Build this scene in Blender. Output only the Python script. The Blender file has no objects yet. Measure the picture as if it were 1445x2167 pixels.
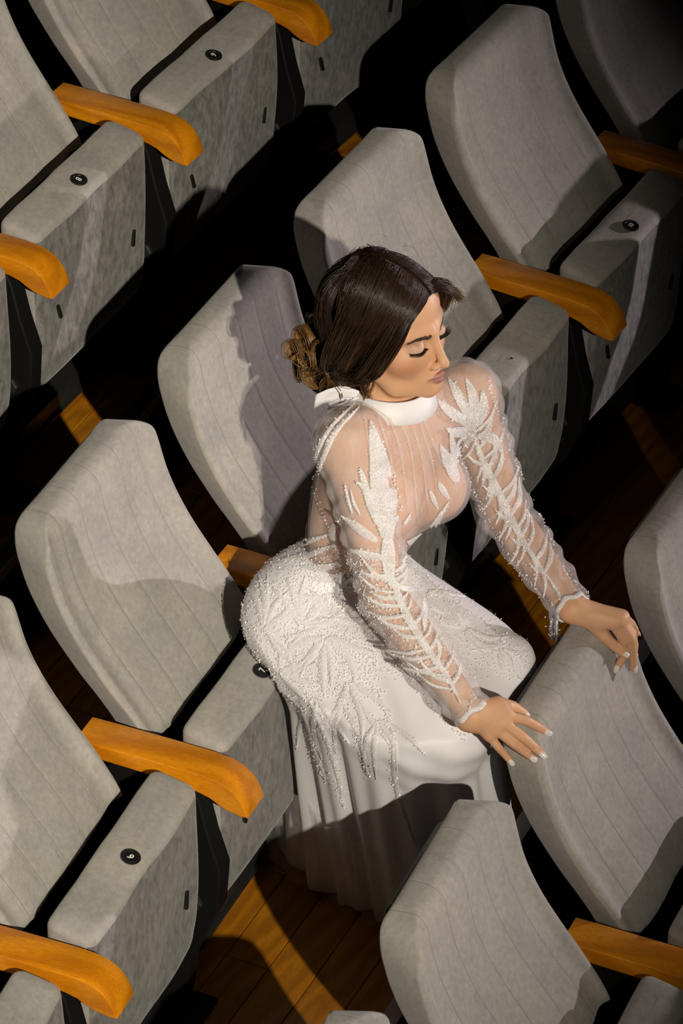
import bpy, bmesh, math, random
import numpy as np
from mathutils import Vector, Matrix
from mathutils.bvhtree import BVHTree
random.seed(7); rng = np.random.default_rng(7)
S = bpy.context.scene
COL = S.collection

# ------------------------------------------------------------------ camera
CAM_C = np.array([5.7548, 2.8344, 5.4260])
CAM_F = 8911.97                      # focal length in photo pixels (1445 x 2167)
CAM_R = np.array([[-0.4396187694, 0.8981553163, 0.0072363949],
                  [-0.5408595272, -0.2711487430, 0.7962093512],
                  [0.7170818010, 0.3461147021, 0.6049779365]])   # rows: right, up, back
cd = bpy.data.cameras.new('camera'); cam = bpy.data.objects.new('camera', cd); COL.objects.link(cam)
m4 = Matrix.Identity(4)
for i in range(3):
    for j in range(3): m4[j][i] = CAM_R[i][j]
    m4[i][3] = CAM_C[i]
cam.matrix_world = m4
cd.sensor_fit = 'HORIZONTAL'; cd.sensor_width = 36; cd.lens = CAM_F / 1445 * 36
cd.clip_start = 0.1; cd.clip_end = 100
S.camera = cam
def cam_ray(u, v):
    w = CAM_R.T @ np.array([(u - 722.5) / CAM_F, -(v - 1083.5) / CAM_F, -1.0])
    return w / np.linalg.norm(w)
def cam_proj(X):
    q = (np.asarray(X) - CAM_C) @ CAM_R.T
    return np.stack([722.5 - CAM_F * q[..., 0] / q[..., 2], 1083.5 + CAM_F * q[..., 1] / q[..., 2]], -1)

# ------------------------------------------------------------------ light
S.view_settings.view_transform = 'Standard'; S.view_settings.look = 'None'
S.view_settings.gamma = 1; S.view_settings.exposure = 0; S.view_settings.use_curve_mapping = False
wd = bpy.data.worlds.new('hall'); S.world = wd; wd.use_nodes = True
wd.node_tree.nodes['Background'].inputs[0].default_value = (0, 0, 0, 1)
wd.node_tree.nodes['Background'].inputs[1].default_value = 0.0
def spot(name, loc, target, power, color, angle, blend, radius):
    l = bpy.data.lights.new(name, 'SPOT'); l.energy = power; l.color = color
    l.spot_size = math.radians(angle); l.spot_blend = blend; l.shadow_soft_size = radius
    o = bpy.data.objects.new(name, l); COL.objects.link(o); o.location = loc
    o.rotation_euler = (Vector(target) - Vector(loc)).to_track_quat('-Z', 'Y').to_euler()
    return o
KEY_T = Vector((.75, -.58, .95)); KEY_D = Vector((1.2, 1.2, 1.0)).normalized()
spot('spotlight_key_offscreen', KEY_T + 10 * KEY_D, KEY_T, 4400, (1.0, .905, .745), 21.5, 1.0, .045)
FILL_T = Vector((.75, -.35, .85)); FILL_D = Vector((-1.02, 1.0, .08)).normalized()
spot('spotlight_stage_offscreen', FILL_T + 9 * FILL_D, FILL_T, 1500, (1.0, .87, .90), 25, 1.0, .045)

# ------------------------------------------------------------------ helpers
def link(name, me, mat=None, parent=None, smooth=True):
    o = bpy.data.objects.new(name, me); COL.objects.link(o)
    if mat is not None and not me.materials: me.materials.append(mat)
    if parent is not None: o.parent = parent
    if smooth: me.polygons.foreach_set('use_smooth', [True] * len(me.polygons))
    return o
def mesh(name, V, F):
    me = bpy.data.meshes.new(name); me.from_pydata([tuple(map(float, v)) for v in V], [], [tuple(map(int, f)) for f in F]); me.update()
    return me
def mesh_np(name, V, Q):
    "fast mesh from numpy: V (n,3), Q (m,k) all faces the same size"
    me = bpy.data.meshes.new(name); V = np.asarray(V, np.float32); Q = np.asarray(Q, np.int32)
    m, k = Q.shape
    me.vertices.add(len(V)); me.vertices.foreach_set('co', V.ravel())
    me.loops.add(m * k); me.loops.foreach_set('vertex_index', Q.ravel())
    me.polygons.add(m); me.polygons.foreach_set('loop_start', np.arange(0, m * k, k, dtype=np.int32))
    me.polygons.foreach_set('loop_total', np.full(m, k, np.int32)); me.update(calc_edges=True); me.validate()
    return me
def empty(name, loc=(0, 0, 0), rz=0):
    o = bpy.data.objects.new(name, None); COL.objects.link(o); o.location = loc; o.rotation_euler = (0, 0, rz); o.empty_display_size = .1
    return o
def tag(o, label=None, cat=None, group=None, kind=None):
    if label: o['label'] = label
    if cat: o['category'] = cat
    if group: o['group'] = group
    if kind: o['kind'] = kind
    return o
def loft(rings, cap0=True, cap1=True, close=True):
    "rings: list of (n,3); returns V,F"
    n = len(rings[0]); V = np.concatenate(rings); F = []
    for i in range(len(rings) - 1):
        a, b = i * n, (i + 1) * n
        for j in range(n if close else n - 1):
            k = (j + 1) % n
            F.append((a + j, a + k, b + k, b + j))
    if cap0: F.append(tuple(range(n - 1, -1, -1)))
    if cap1: F.append(tuple((len(rings) - 1) * n + j for j in range(n)))
    return V, F
def fix_normals(me):
    bm = bmesh.new(); bm.from_mesh(me); bmesh.ops.recalc_face_normals(bm, faces=bm.faces); bm.to_mesh(me); bm.free()
def bevel_box(name, x0, x1, y0, y1, z0, z1, r, seg=2):
    bm = bmesh.new(); bmesh.ops.create_cube(bm, size=1)
    for v in bm.verts: v.co = Vector((x0 if v.co.x < 0 else x1, y0 if v.co.y < 0 else y1, z0 if v.co.z < 0 else z1))
    if r: bmesh.ops.bevel(bm, geom=bm.edges[:], offset=r, segments=seg, affect='EDGES', profile=.5)
    me = bpy.data.meshes.new(name); bm.to_mesh(me); bm.free(); return me

# ------------------------------------------------------------------ materials
def mat(name, base=(.5, .5, .5), rough=.5, **kw):
    m = bpy.data.materials.new(name); m.use_nodes = True
    b = m.node_tree.nodes['Principled BSDF']
    b.inputs['Base Color'].default_value = (*base, 1); b.inputs['Roughness'].default_value = rough
    for k, v in kw.items(): b.inputs[k.replace('_', ' ')].default_value = v
    return m, m.node_tree, b
def ramp(nt, src, stops):
    r = nt.nodes.new('ShaderNodeValToRGB'); e = r.color_ramp.elements
    while len(e) > len(stops): e.remove(e[-1])
    while len(e) < len(stops): e.new(.5)
    for i, (p, c) in enumerate(stops): e[i].position = p; e[i].color = (*c, 1)
    nt.links.new(src, r.inputs[0]); return r
def noise(nt, scale, detail=4, rough=.55, vec=None, dist=0):
    n = nt.nodes.new('ShaderNodeTexNoise'); n.inputs['Scale'].default_value = scale; n.inputs['Detail'].default_value = detail
    n.inputs['Roughness'].default_value = rough; n.inputs['Distortion'].default_value = dist
    if vec is not None: nt.links.new(vec, n.inputs['Vector'])
    return n
def coords(nt, scale=(1, 1, 1), out='Object', rot=(0, 0, 0), rnd=0):
    t = nt.nodes.new('ShaderNodeTexCoord'); mp = nt.nodes.new('ShaderNodeMapping'); mp.inputs['Scale'].default_value = scale; mp.inputs['Rotation'].default_value = rot
    nt.links.new(t.outputs[out], mp.inputs['Vector'])
    if rnd:
        oi = nt.nodes.new('ShaderNodeObjectInfo'); mu = nt.nodes.new('ShaderNodeMath'); mu.operation = 'MULTIPLY'; mu.inputs[1].default_value = rnd
        nt.links.new(oi.outputs['Random'], mu.inputs[0]); nt.links.new(mu.outputs[0], mp.inputs['Location'])
    return mp.outputs[0]
def bump(nt, b, h, strength, dist=.002):
    n = nt.nodes.new('ShaderNodeBump'); n.inputs['Strength'].default_value = strength; n.inputs['Distance'].default_value = dist
    nt.links.new(h, n.inputs['Height']); nt.links.new(n.outputs[0], b.inputs['Normal'])
def mixc(nt, fac, a, b, mode='MIX'):
    m = nt.nodes.new('ShaderNodeMix'); m.data_type = 'RGBA'; m.blend_type = mode
    for s, v in ((m.inputs[0], fac), (m.inputs[6], a), (m.inputs[7], b)):
        if isinstance(v, (int, float)): s.default_value = v
        elif isinstance(v, tuple): s.default_value = (*v, 1)
        else: nt.links.new(v, s)
    return m.outputs[2]
def velvet(name, lo, hi, scale, stretch, contrast):
    m, nt, b = mat(name, rough=.85); v = coords(nt, (1, 1, stretch), rnd=37.)
    n1 = noise(nt, scale, 6, .68, v, .4); n2 = noise(nt, 9, 3, .5, v); n3 = noise(nt, 420, 2, .6, v)
    r1 = ramp(nt, n1.outputs[0], ((.5 - contrast, lo), (.5 + contrast, hi)))
    r2 = ramp(nt, n2.outputs[0], ((.3, (.84, .85, .87)), (.7, (1.06, 1.04, 1.0))))
    c = mixc(nt, 1, r1.outputs[0], r2.outputs[0], 'MULTIPLY'); nt.links.new(c, b.inputs['Base Color'])
    b.inputs['Sheen Weight'].default_value = .25; b.inputs['Sheen Roughness'].default_value = .45; b.inputs['Specular IOR Level'].default_value = .15
    bump(nt, b, n3.outputs[0], .25, .0008); return m
M = {}
def seams(m, step, half):
    "thin stitched lines down the padding"
    nt = m.node_tree; b = nt.nodes['Principled BSDF']; t = nt.nodes.new('ShaderNodeTexCoord'); sp = nt.nodes.new('ShaderNodeSeparateXYZ'); nt.links.new(t.outputs['Object'], sp.inputs[0])
    def mth(op, a, c=None):
        n = nt.nodes.new('ShaderNodeMath'); n.operation = op
        for i, v in enumerate((a, c)):
            if v is None: continue
            if isinstance(v, (int, float)): n.inputs[i].default_value = v
            else: nt.links.new(v, n.inputs[i])
        return n.outputs[0]
    wob = noise(nt, 7, 2, .5, t.outputs['Object']).outputs[0]
    x = mth('ADD', sp.outputs[0], mth('MULTIPLY', mth('SUBTRACT', wob, .5), .010))
    d = mth('PINGPONG', mth('ABSOLUTE', x), step / 2); near = mth('LESS_THAN', d, .00085); inside = mth('LESS_THAN', mth('ABSOLUTE', x), half)
    old = b.inputs['Base Color'].links[0].from_socket; nt.links.new(mixc(nt, mth('MULTIPLY', near, inside), old, (.255, .243, .224)), b.inputs['Base Color'])
M['velvet'] = velvet('grey_velour', (.33, .316, .296), (.45, .430, .400), 85, 1.0, .20)
seams(M['velvet'], .074, .165)
M['seat_velvet'] = velvet('plain_grey_velour', (.33, .316, .296), (.45, .430, .400), 85, 1.0, .20)
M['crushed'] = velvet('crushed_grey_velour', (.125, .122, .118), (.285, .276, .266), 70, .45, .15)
def wood(name, a, b_, c, scale, rough, coat, stretch):
    m, nt, b = mat(name, rough=rough); v = coords(nt, stretch, rnd=19.)
    n0 = noise(nt, 3, 3, .5, v, .6)
    w = nt.nodes.new('ShaderNodeTexWave'); w.wave_type = 'BANDS'; w.bands_direction = 'DIAGONAL'; w.inputs['Scale'].default_value = scale; w.inputs['Distortion'].default_value = 7
    w.inputs['Detail'].default_value = 3; w.inputs['Detail Scale'].default_value = 1.6; nt.links.new(v, w.inputs['Vector'])
    n1 = noise(nt, 60, 5, .7, v)
    r = ramp(nt, w.outputs[1], ((.0, a), (.55, b_), (1., c)))
    r2 = ramp(nt, n1.outputs[0], ((.3, (.72, .68, .62)), (.65, (1.05, 1.05, 1.05))))
    nt.links.new(mixc(nt, 1, r.outputs[0], r2.outputs[0], 'MULTIPLY'), b.inputs['Base Color'])
    b.inputs['Coat Weight'].default_value = coat; b.inputs['Coat Roughness'].default_value = .18
    bump(nt, b, n1.outputs[0], .08, .001); return m
M['arm_wood'] = wood('lacquered_beech', (.66, .220, .004), (.78, .275, .005), (.86, .32, .007), 1.3, .38, .4, (7, 1.2, 7))
M['plank'] = wood('oak_plank', (.35, .130, .004), (.43, .162, .005), (.50, .195, .006), 1.6, .5, .15, (1.5, 9, 9))
M['black'], _, _ = mat('black_metal', (.007, .007, .0065), .6, Specular_IOR_Level=.2)
M['plastic'], _, _ = mat('black_plastic', (.012, .012, .012), .3)
M['carpet'], _, _ = mat('black_riser', (.030, .028, .026), .7)
M['chrome'], _, _ = mat('aluminium', (.75, .76, .78), .28, Metallic=1.0)
M['digit'], _, _ = mat('white_print', (.8, .78, .74), .5)
M['steel'], _, _ = mat('dark_steel', (.05, .05, .05), .4, Metallic=.6)

# ------------------------------------------------------------------ rows of seats
PITCH, KAP, RD, RZ = .55, .0565, .8831, .2461
def row_frame(row, k):
    d = {'A': -RD, 'B': 0, 'C': RD, 'D': 2 * RD}[row]; z = {'A': RZ, 'B': 0, 'C': -RZ, 'D': -2 * RZ}[row]
    s = {'A': (k - 2) * PITCH + .9513, 'B': (k - 8) * PITCH, 'C': k * PITCH - .9469, 'D': k * PITCH - .80}[row]
    Rr = 1 / KAP - d; th = s / Rr
    return Vector((-Rr * math.sin(th), 1 / KAP - Rr * math.cos(th), z)), -th     # place, rotation about z
def seat_pt(row, k, l):
    p, a = row_frame(row, k); return p + Matrix.Rotation(a, 3, 'Z') @ Vector(l)

# ------------------------------------------------------------------ the stepped floor
STEPS = [(-2.3, RZ), (-.655, RZ), (-.655, 0), (.50, 0), (.50, -RZ), (1.38, -RZ), (1.38, -2 * RZ), (3.0, -2 * RZ)]
prof = [(y, z - .008) for y, z in STEPS] + [(3.0, -.9), (-2.3, -.9)]
V, F = loft([np.array([(x, y, z) for y, z in prof]) for x in (-4.2, 3.4)]); me = mesh('floor', V, F); fix_normals(me)
fA = fB = tag(link('floor', me, M['carpet'], smooth=False), kind='structure')
PL_W = .088
plank_me = {}
def plank_mesh(L):
    k = round(L, 2)
    if k not in plank_me:
        me = bevel_box('plank', -L / 2 + .0008, L / 2 - .0008, -PL_W / 2 + .0008, PL_W / 2 - .0008, -.008, 0, .0015, 1)
        me.materials.append(M['plank']); plank_me[k] = me
    return plank_me[k]
def lay(parent, x0, x1, y0, y1, z):
    y = y1 - PL_W / 2; i = 0
    while y > y0:
        x = x0 - [.0, .5, .25, .75][i % 4]
        while x < x1:
            o = bpy.data.objects.new('plank', plank_mesh(1.0)); COL.objects.link(o); o.parent = parent; o.location = (x + .5, y, z); x += 1.0
        y -= PL_W; i += 1
lay(fA, -2.6, .6, -1.15, -.663, RZ)
lay(fB, -2.6, 1.4, -.62, .49, 0)
def nosing(y, z, x0, x1, n):
    P = [(y - .03, z), (y - .03, z + .003), (y + .004, z + .003), (y + .007, z), (y + .007, z - .022), (y + .002, z - .022), (y + .002, z)]
    rings = [np.array([(x, a, b) for a, b in P]) for x in (x0, x1)]
    V, F = loft(rings); me = mesh('step_nosing', V, F); fix_normals(me)
    return tag(link('trim_%d' % n, me, M['chrome'], smooth=False), kind='structure')
tag(link('wall_back', bevel_box('wall_back', -4.2, 3.4, -2.5, -2.3, -.9, 3.2, 0), M['carpet'], smooth=False), kind='structure')
nosing(-.655, RZ, -3.5, 2.5, 1)
nosing(.50, 0, -3.5, 2.5, 2)

# ------------------------------------------------------------------ one theatre seat
def interp(z, pts):
    a = np.array(pts); return float(np.interp(z, a[:, 0], a[:, 1]))
def smooth_interp(z, pts):
    a = np.array(pts, float); x, y = a[:, 0], a[:, 1]; d = np.gradient(y, x)
    i = int(np.clip(np.searchsorted(x, z) - 1, 0, len(x) - 2)); h = x[i + 1] - x[i]; t = min(max((z - x[i]) / h, 0), 1)
    return (2*t**3-3*t**2+1)*y[i] + (t**3-2*t**2+t)*h*d[i] + (-2*t**3+3*t**2)*y[i+1] + (t**3-t**2)*h*d[i+1]
def rrect(hw, yb, yf, z, r, nx, ns=3, front=None, taper=0.):
    "rounded rectangle ring, counter-clockwise seen from above; front = y offset function of x"
    r = min(r, hw * .98, (yf - yb) * .49); P = []
    def arc(cx, cy, a0):
        for j in range(ns + 1):
            a = a0 + math.pi / 2 * j / ns; P.append([cx + r * math.cos(a), cy + r * math.sin(a), z])
    for i in range(8): P.append([-(hw - r) + 2 * (hw - r) * i / 8, yb, z])            # back, -x -> +x
    arc(hw - r, yb + r, -math.pi / 2)
    arc(hw - r, yf - r, 0)
    for i in range(1, nx): P.append([(hw - r) * (1 - 2 * i / nx), yf, z])
    arc(-(hw - r), yf - r, math.pi / 2)
    arc(-(hw - r), yb + r, math.pi)
    P = np.array(P)
    if taper: P[:, 0] *= 1 - taper * np.clip((yf - P[:, 1]) / (yf - yb), 0, 1)
    if front is not None:
        w = np.clip((P[:, 1] - yb) / (yf - yb), 0, 1)
        P[:, 1] += w * np.array([front(x) for x in P[:, 0]])
    return P
SEAMS = [-.148, -.074, 0, .074, .148]
HB, ZT = .220, .968
FRONT = [(.47, .060), (.53, .048), (.575, .028), (.62, -.002), (.68, -.048), (.75, -.096), (.83, -.134), (.88, -.148), (.925, -.158), (.97, -.166)]
def make_backrest(seed):
    rg = random.Random(seed); rings = []
    zs = [.555 + i * (ZT - .035 - .555) / 34 for i in range(35)]
    def groove(x, z):
        s = 0
        for q in SEAMS: s -= .0009 * math.exp(-((x - q - .004 * math.sin(z * 9 + seed)) / .0045) ** 2)
        s += .0065 * math.exp(-((abs(x) - .203) / .011) ** 2) - .0045 * math.exp(-((abs(x) - .172) / .020) ** 2)      # padded roll along each edge
        s += .0022 * math.sin(x * 31 + seed) * math.sin(z * 13 + seed * 2)
        return s
    def hw(z):
        h = HB - .012 * max(0, (.66 - z) / .16); rc = .082
        if z > ZT - rc: t = (z - (ZT - rc)) / rc; h -= rc * (1 - math.sqrt(max(0, 1 - t * t))) * .92
        return h
    for z in zs: yf = smooth_interp(z, FRONT); rings.append(rrect(hw(z), yf - .080, yf, z, .008, 140, 3, lambda x: groove(x, z), .13))
    rz = .035
    for j in range(1, 8):
        a = math.pi / 2 * j / 7; z = ZT - rz + rz * math.sin(a); ins = .031 * (1 - math.cos(a)); yf = smooth_interp(z, FRONT)
        rings.append(rrect(hw(min(z, ZT - .0008)) - ins * .5, yf - .080 + ins, yf - ins, z, .008, 140, 3, lambda x: groove(x, z) * (1 - j / 7), .13))
    z0 = .555; yf = smooth_interp(z0, FRONT)
    rings.insert(0, rrect(hw(z0) - .004, yf - .076, yf - .008, z0 - .006, .008, 140, 3)); rings.insert(0, rrect(hw(z0) - .014, yf - .066, yf - .020, z0 - .009, .008, 140, 3))
    V, F = loft(rings); me = mesh('backrest', V, F); fix_normals(me); me.materials.append(M['velvet']); return me
def make_shell():
    rings = []
    for i in range(20):
        z = .36 + i * (.93 - .36) / 19; yf = smooth_interp(max(z, .5), FRONT) - .074
        if z < .5: yf += (.5 - z) * .25
        rings.append(rrect(.172 - (.05 if z > .915 else 0), yf - .020, yf, z, .009, 6, 2))
    V, F = loft(rings); me = mesh('back_shell', V, F); fix_normals(me); me.materials.append(M['plastic']); return me
def make_cushion(seed):
    "seat tipped up: its front edge is on top, its underside faces the stage"
    YF = [(.215, .120), (.232, .150), (.25, .163), (.29, .170), (.36, .174), (.55, .177), (.63, .176)]
    YB = [(.215, .06), (.3, .07), (.5, .086), (.63, .088)]
    WW = [(.215, .180), (.235, .198), (.27, .212), (.32, .218), (.36, .219), (.63, .219)]
    ztop = .618; rings = []
    zs = list(np.linspace(.216, ztop - .016, 30))
    def f(x, z): return .003 * math.sin(x * 23 + seed) * math.sin(z * 17 + seed) + .004 * (1 - (x / .22) ** 2)
    for z in zs: rings.append(rrect(interp(z, WW), interp(z, YB), smooth_interp(z, YF), z, .018, 24, 4, lambda x: f(x, z)))
    for j in range(1, 6):
        a = math.pi / 2 * j / 5; ins = .016 * (1 - math.cos(a)); z = ztop - .016 + .016 * math.sin(a)
        rings.append(rrect(.219 - ins, .088 + ins, .177 - ins, z, .018, 24, 4, lambda x: f(x, z)))
    for q in (.022, .030, .038, .0445): rings.append(rrect(.219 - q, .088 + q, .177 - q, ztop + .002 + (0 if q > .03 else -.0006), .012, 24, 4))
    V, F = loft(rings, True, False); k = np.clip((.178 - V[:, 1]) / .09, 0, 1) * np.clip((V[:, 2] - .45) / .14, 0, 1); V[:, 2] += .018 * k; V[:, 1] += .010; V[:, 2] += .0015 * np.sin(V[:, 0] * 40 + seed) * (V[:, 2] > .6)
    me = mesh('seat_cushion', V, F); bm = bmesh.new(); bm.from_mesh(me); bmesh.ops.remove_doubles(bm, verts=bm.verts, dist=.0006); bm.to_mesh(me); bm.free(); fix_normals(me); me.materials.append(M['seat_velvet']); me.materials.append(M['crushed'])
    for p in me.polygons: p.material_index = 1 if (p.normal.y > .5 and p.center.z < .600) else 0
    return me
def extrude_profile(name, prof, hx, r, m, seg=2):
    bm = bmesh.new(); a = [bm.verts.new((-hx, y, z)) for y, z in prof]; b = [bm.verts.new((hx, y, z)) for y, z in prof]
    n = len(prof); bm.faces.new(a); bm.faces.new(b[::-1])
    for i in range(n): bm.faces.new((a[i], b[i], b[(i + 1) % n], a[(i + 1) % n]))
    bmesh.ops.recalc_face_normals(bm, faces=bm.faces)
    if r:
        es = [e for e in bm.edges if abs(e.verts[0].co.x - e.verts[1].co.x) < 1e-6]
        bmesh.ops.bevel(bm, geom=es, offset=r, segments=seg, affect='EDGES', profile=.5)
    me = bpy.data.meshes.new(name); bm.to_mesh(me); bm.free(); me.materials.append(m); return me
ARM = [(-.062, .588), (-.062, .619), (0, .6215), (.10, .624), (.185, .6245), (.213, .622), (.234, .615), (.250, .603), (.261, .588), (.268, .573), (.273, .557),
       (.262, .5545), (.246, .557), (.230, .560), (.215, .567), (.200, .5755), (.180, .581), (.150, .585), (.08, .588)]
ME = {}
ME['arm'] = extrude_profile('armrest', ARM, .0345, .0028, M['arm_wood'])
STAN = [(.02, .589), (.155, .584), (.172, .55), (.19, .468), (.212, .395), (.205, .30), (.15, .16), (.13, .012), (-.10, .012), (-.11, .30), (-.06, .52)]
ME['stan'] = extrude_profile('stanchion', STAN, .022, .003, M['black'], 1)
ME['foot'] = bevel_box('foot_plate', -.05, .05, -.16, .17, 0, .014, .003, 1); ME['foot'].materials.append(M['black'])
ME['rail'] = mesh('seat_rail', *loft([np.array([(x, y, z) for y, z in [(.0, .03), (.095, .03), (.095, .034), (.088, .034), (.088, .081), (.095, .081), (.095, .085), (.0, .085)]]) for x in (-.246, .250)])); fix_normals(ME['rail']); ME['rail'].materials.append(M['steel'])
ME['shell'] = make_shell()
BACKS = [make_backrest(s) for s in (1, 2, 3, 4)]
CUSH = [make_cushion(s) for s in (1, 2, 3)]
def hexbolt():
    rings = []
    for x, r, n in ((0, .019, 6), (.006, .019, 6), (.008, .016, 6), (.008, .008, 6), (.012, .008, 6)):
        rings.append(np.array([(-x, r * math.cos(i * math.pi / 3), r * math.sin(i * math.pi / 3)) for i in range(6)]))
    V, F = loft(rings); me = mesh('hinge_bolt', V, F); fix_normals(me); me.materials.append(M['steel']); return me
ME['bolt'] = hexbolt()
def lathe_z(name, prof, n, m):
    rings = [np.array([(r * math.cos(2 * math.pi * i / n), r * math.sin(2 * math.pi * i / n), z) for i in range(n)]) for r, z in prof]
    V, F = loft(rings); me = mesh(name, V, F); fix_normals(me); me.materials.append(m); return me
ME['badge'] = lathe_z('number_badge', ((.0165, 0), (.0178, .002), (.0170, .0042), (.0150, .0050), (.0122, .0042), (.0115, .0030), (.0095, .0030)), 28, M['plastic'])
def digit_mesh(txt):
    cu = bpy.data.curves.new('digit', 'FONT'); cu.body = txt; cu.size = .0175 if len(txt) == 1 else .0135; cu.align_x = 'CENTER'; cu.align_y = 'CENTER'; cu.extrude = .0002; cu.offset = .0003
    t = bpy.data.objects.new('tmp', cu); COL.objects.link(t); dg = bpy.context.evaluated_depsgraph_get()
    me = bpy.data.meshes.new_from_object(t.evaluated_get(dg)); bpy.data.objects.remove(t); bpy.data.curves.remove(cu)
    me.materials.clear(); me.materials.append(M['digit']); return me
DIG = {}
def put(name, me, parent, loc=(0, 0, 0), rot=(0, 0, 0)):
    o = bpy.data.objects.new(name, me); COL.objects.link(o); o.parent = parent; o.location = loc; o.rotation_euler = rot; return o
for me in list(ME.values()) + BACKS + CUSH: me.polygons.foreach_set('use_smooth', [True] * len(me.polygons))
def autosmooth(me, ang):
    me.polygons.foreach_set('use_smooth', [True] * len(me.polygons)); bm = bmesh.new(); bm.from_mesh(me)
    for e in bm.edges:
        if len(e.link_faces) == 2 and (e.calc_face_angle(0) > ang or (ang < .55 and any(abs(f_.normal.x) > .995 for f_ in e.link_faces))): e.smooth = False
    bm.to_mesh(me); bm.free()
for k in ('arm', 'stan', 'foot', 'bolt', 'badge', 'rail'): autosmooth(ME[k], .52 if k == 'arm' else .6)
DOWN_PIVOT = (0, .0, .40)
def theatre_seat(row, k, label, group, number=None, down=False, drot=0, badge=True):
    p, a = row_frame(row, k); root = empty('theatre_seat', p, a); tag(root, label, 'seat', group)
    put('backrest', BACKS[int(k) % 4], root); put('back_shell', ME['shell'], root)
    if not down:
        cu = put('seat_cushion', CUSH[int(k) % 3], root)
        for sx in (-1, 1):
            put('slit', ME['slit'], cu, (sx * .150, .1885, .405), (.06, sx * .25, 0))
        if badge:
            b = put('number_badge', ME['badge'], root, (.010, .161, .6270), (-.19, 0, 0))
            if number:
                if number not in DIG: DIG[number] = digit_mesh(number)
                put('digit', DIG[number], b, (0, 0, .0034), (0, 0, math.pi + drot))
        else: put('rivet', ME['rivet'], root, (.010, .161, .6270), (-.19, 0, 0))
    else:
        # tipped down: swing the cushion about its hinge so that the underside faces the floor
        put('seat_cushion', CUSH[int(k) % 3], root, (0, -.115, .545), (-math.pi / 2 + .05, 0, 0))
    put('armrest', ME['arm'], root, (PITCH / 2, 0, 0)); put('stanchion', ME['stan'], root, (PITCH / 2, 0, 0))
    put('seat_rail', ME['rail'], root); put('foot_plate', ME['foot'], root, (PITCH / 2, 0, 0)); put('hinge_bolt', ME['bolt'], root, (PITCH / 2 - .022, .159, .309)); put('hinge_bolt', ME['bolt'], root, (PITCH / 2 + .022, .159, .309), (0, 0, math.pi))
    return root
ME['slit'] = bevel_box('slit', -.004, .004, -.002, .0045, -.018, .018, .0018, 2); ME['slit'].materials.append(M['plastic'])
ME['rivet'] = lathe_z('rivet', ((.003, 0), (.003, .0015), (.0018, .002)), 10, M['chrome'])
SEATS = {}
def seat(row, k, label, group, **kw): SEATS[row, k] = theatre_seat(row, k, label, group, **kw)
gB, gA, gC = 'grey seats of the row the woman sits in', 'grey seats of the row behind the woman', 'grey seats of the row in front of the woman'
seat('B', 6, 'grey velour theatre seat, tipped up, with badge numbered 6', gB, number='6', drot=.9)
seat('B', 7, 'grey velour theatre seat, tipped up, with badge numbered 7 beside the white gown', gB, number='7')
seat('B', 8, 'tipped-up grey theatre seat directly behind the back of the woman in the gown', gB, number='8')
seat('B', 9, 'tipped-up grey theatre seat missing its number badge, behind the woman\'s raised sleeve', gB, badge=False)
seat('B', 10, 'tipped-up grey theatre seat next after the seat missing its badge, with round badge', gB, number='10')
seat('B', 11, 'dim grey theatre seat two along from the seat missing its badge', gB, number='11')
seat('B', 5, 'grey theatre seat next to seat 6, on the side away from seat 7', gB, number='5')
for k in (4, 12, 13): seat('B', k, 'grey velour theatre seat at the far end of the woman\'s row', gB, number=str(k))
seat('A', 0, 'grey theatre seat in the back row, one along from the brightly lit badge seat', gA, number='7')
seat('A', 1, 'brightly lit tipped-up grey theatre seat with badge in the row behind the woman', gA, number='8')
seat('A', 2, 'tipped-up grey seat in the back row between the brightly lit seat and the dim one', gA, number='9')
seat('A', 3, 'dim tipped-up grey seat at the shadowed end of the back row', gA, number='10')
for k in (-1, 4): seat('A', k, 'grey velour theatre seat at the far end of the back row', gA, number=str(k + 7))
seat('C', 0, 'grey theatre seat whose back rises in front of the gown\'s hem', gC)
seat('C', 1, 'grey theatre seat whose backrest the woman rests both hands on', gC)
seat('C', 2, 'grey theatre seat of the front row beyond the one under the woman\'s hands', gC)
seat('C', -1, 'grey theatre seat of the front row of which only the top shows', gC)
for k in (-2, -3, 3, 4, 5): seat('C', k, 'grey velour theatre seat at the far end of the front row', gC)
for k in range(-3, 5): seat('D', k, 'grey velour theatre seat two rows in front of the woman', 'grey seats two rows in front of the woman')

# ------------------------------------------------------------------ signed-distance modelling for the figure
f32 = np.float32
def vlen(a): return np.sqrt((a * a).sum(-1))
def cone(p, a, b, r1, r2):
    a = np.asarray(a, f32); b = np.asarray(b, f32); ab = b - a
    t = np.clip(((p - a) @ ab) / max(float(ab @ ab), 1e-9), 0, 1)
    return vlen(p - a - t[..., None] * ab) - (r1 + (r2 - r1) * t)
def ell(p, c, r, M=None):
    q = p - np.asarray(c, f32)
    if M is not None: q = q @ M                              # columns of M = axes
    r = np.asarray(r, f32); k0 = vlen(q / r); k1 = vlen(q / (r * r))
    return k0 * (k0 - 1) / np.maximum(k1, 1e-6)
def smin(a, b, k):
    h = np.clip(.5 + .5 * (b - a) / k, 0, 1); return b + (a - b) * h - k * h * (1 - h)
def smax(a, b, k): return -smin(-a, -b, k)
def chain(p, pts, rs, k=.01):
    d = None
    for i in range(len(pts) - 1):
        e = cone(p, pts[i], pts[i + 1], rs[i], rs[i + 1]); d = e if d is None else np.minimum(d, e)
    return d
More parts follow.
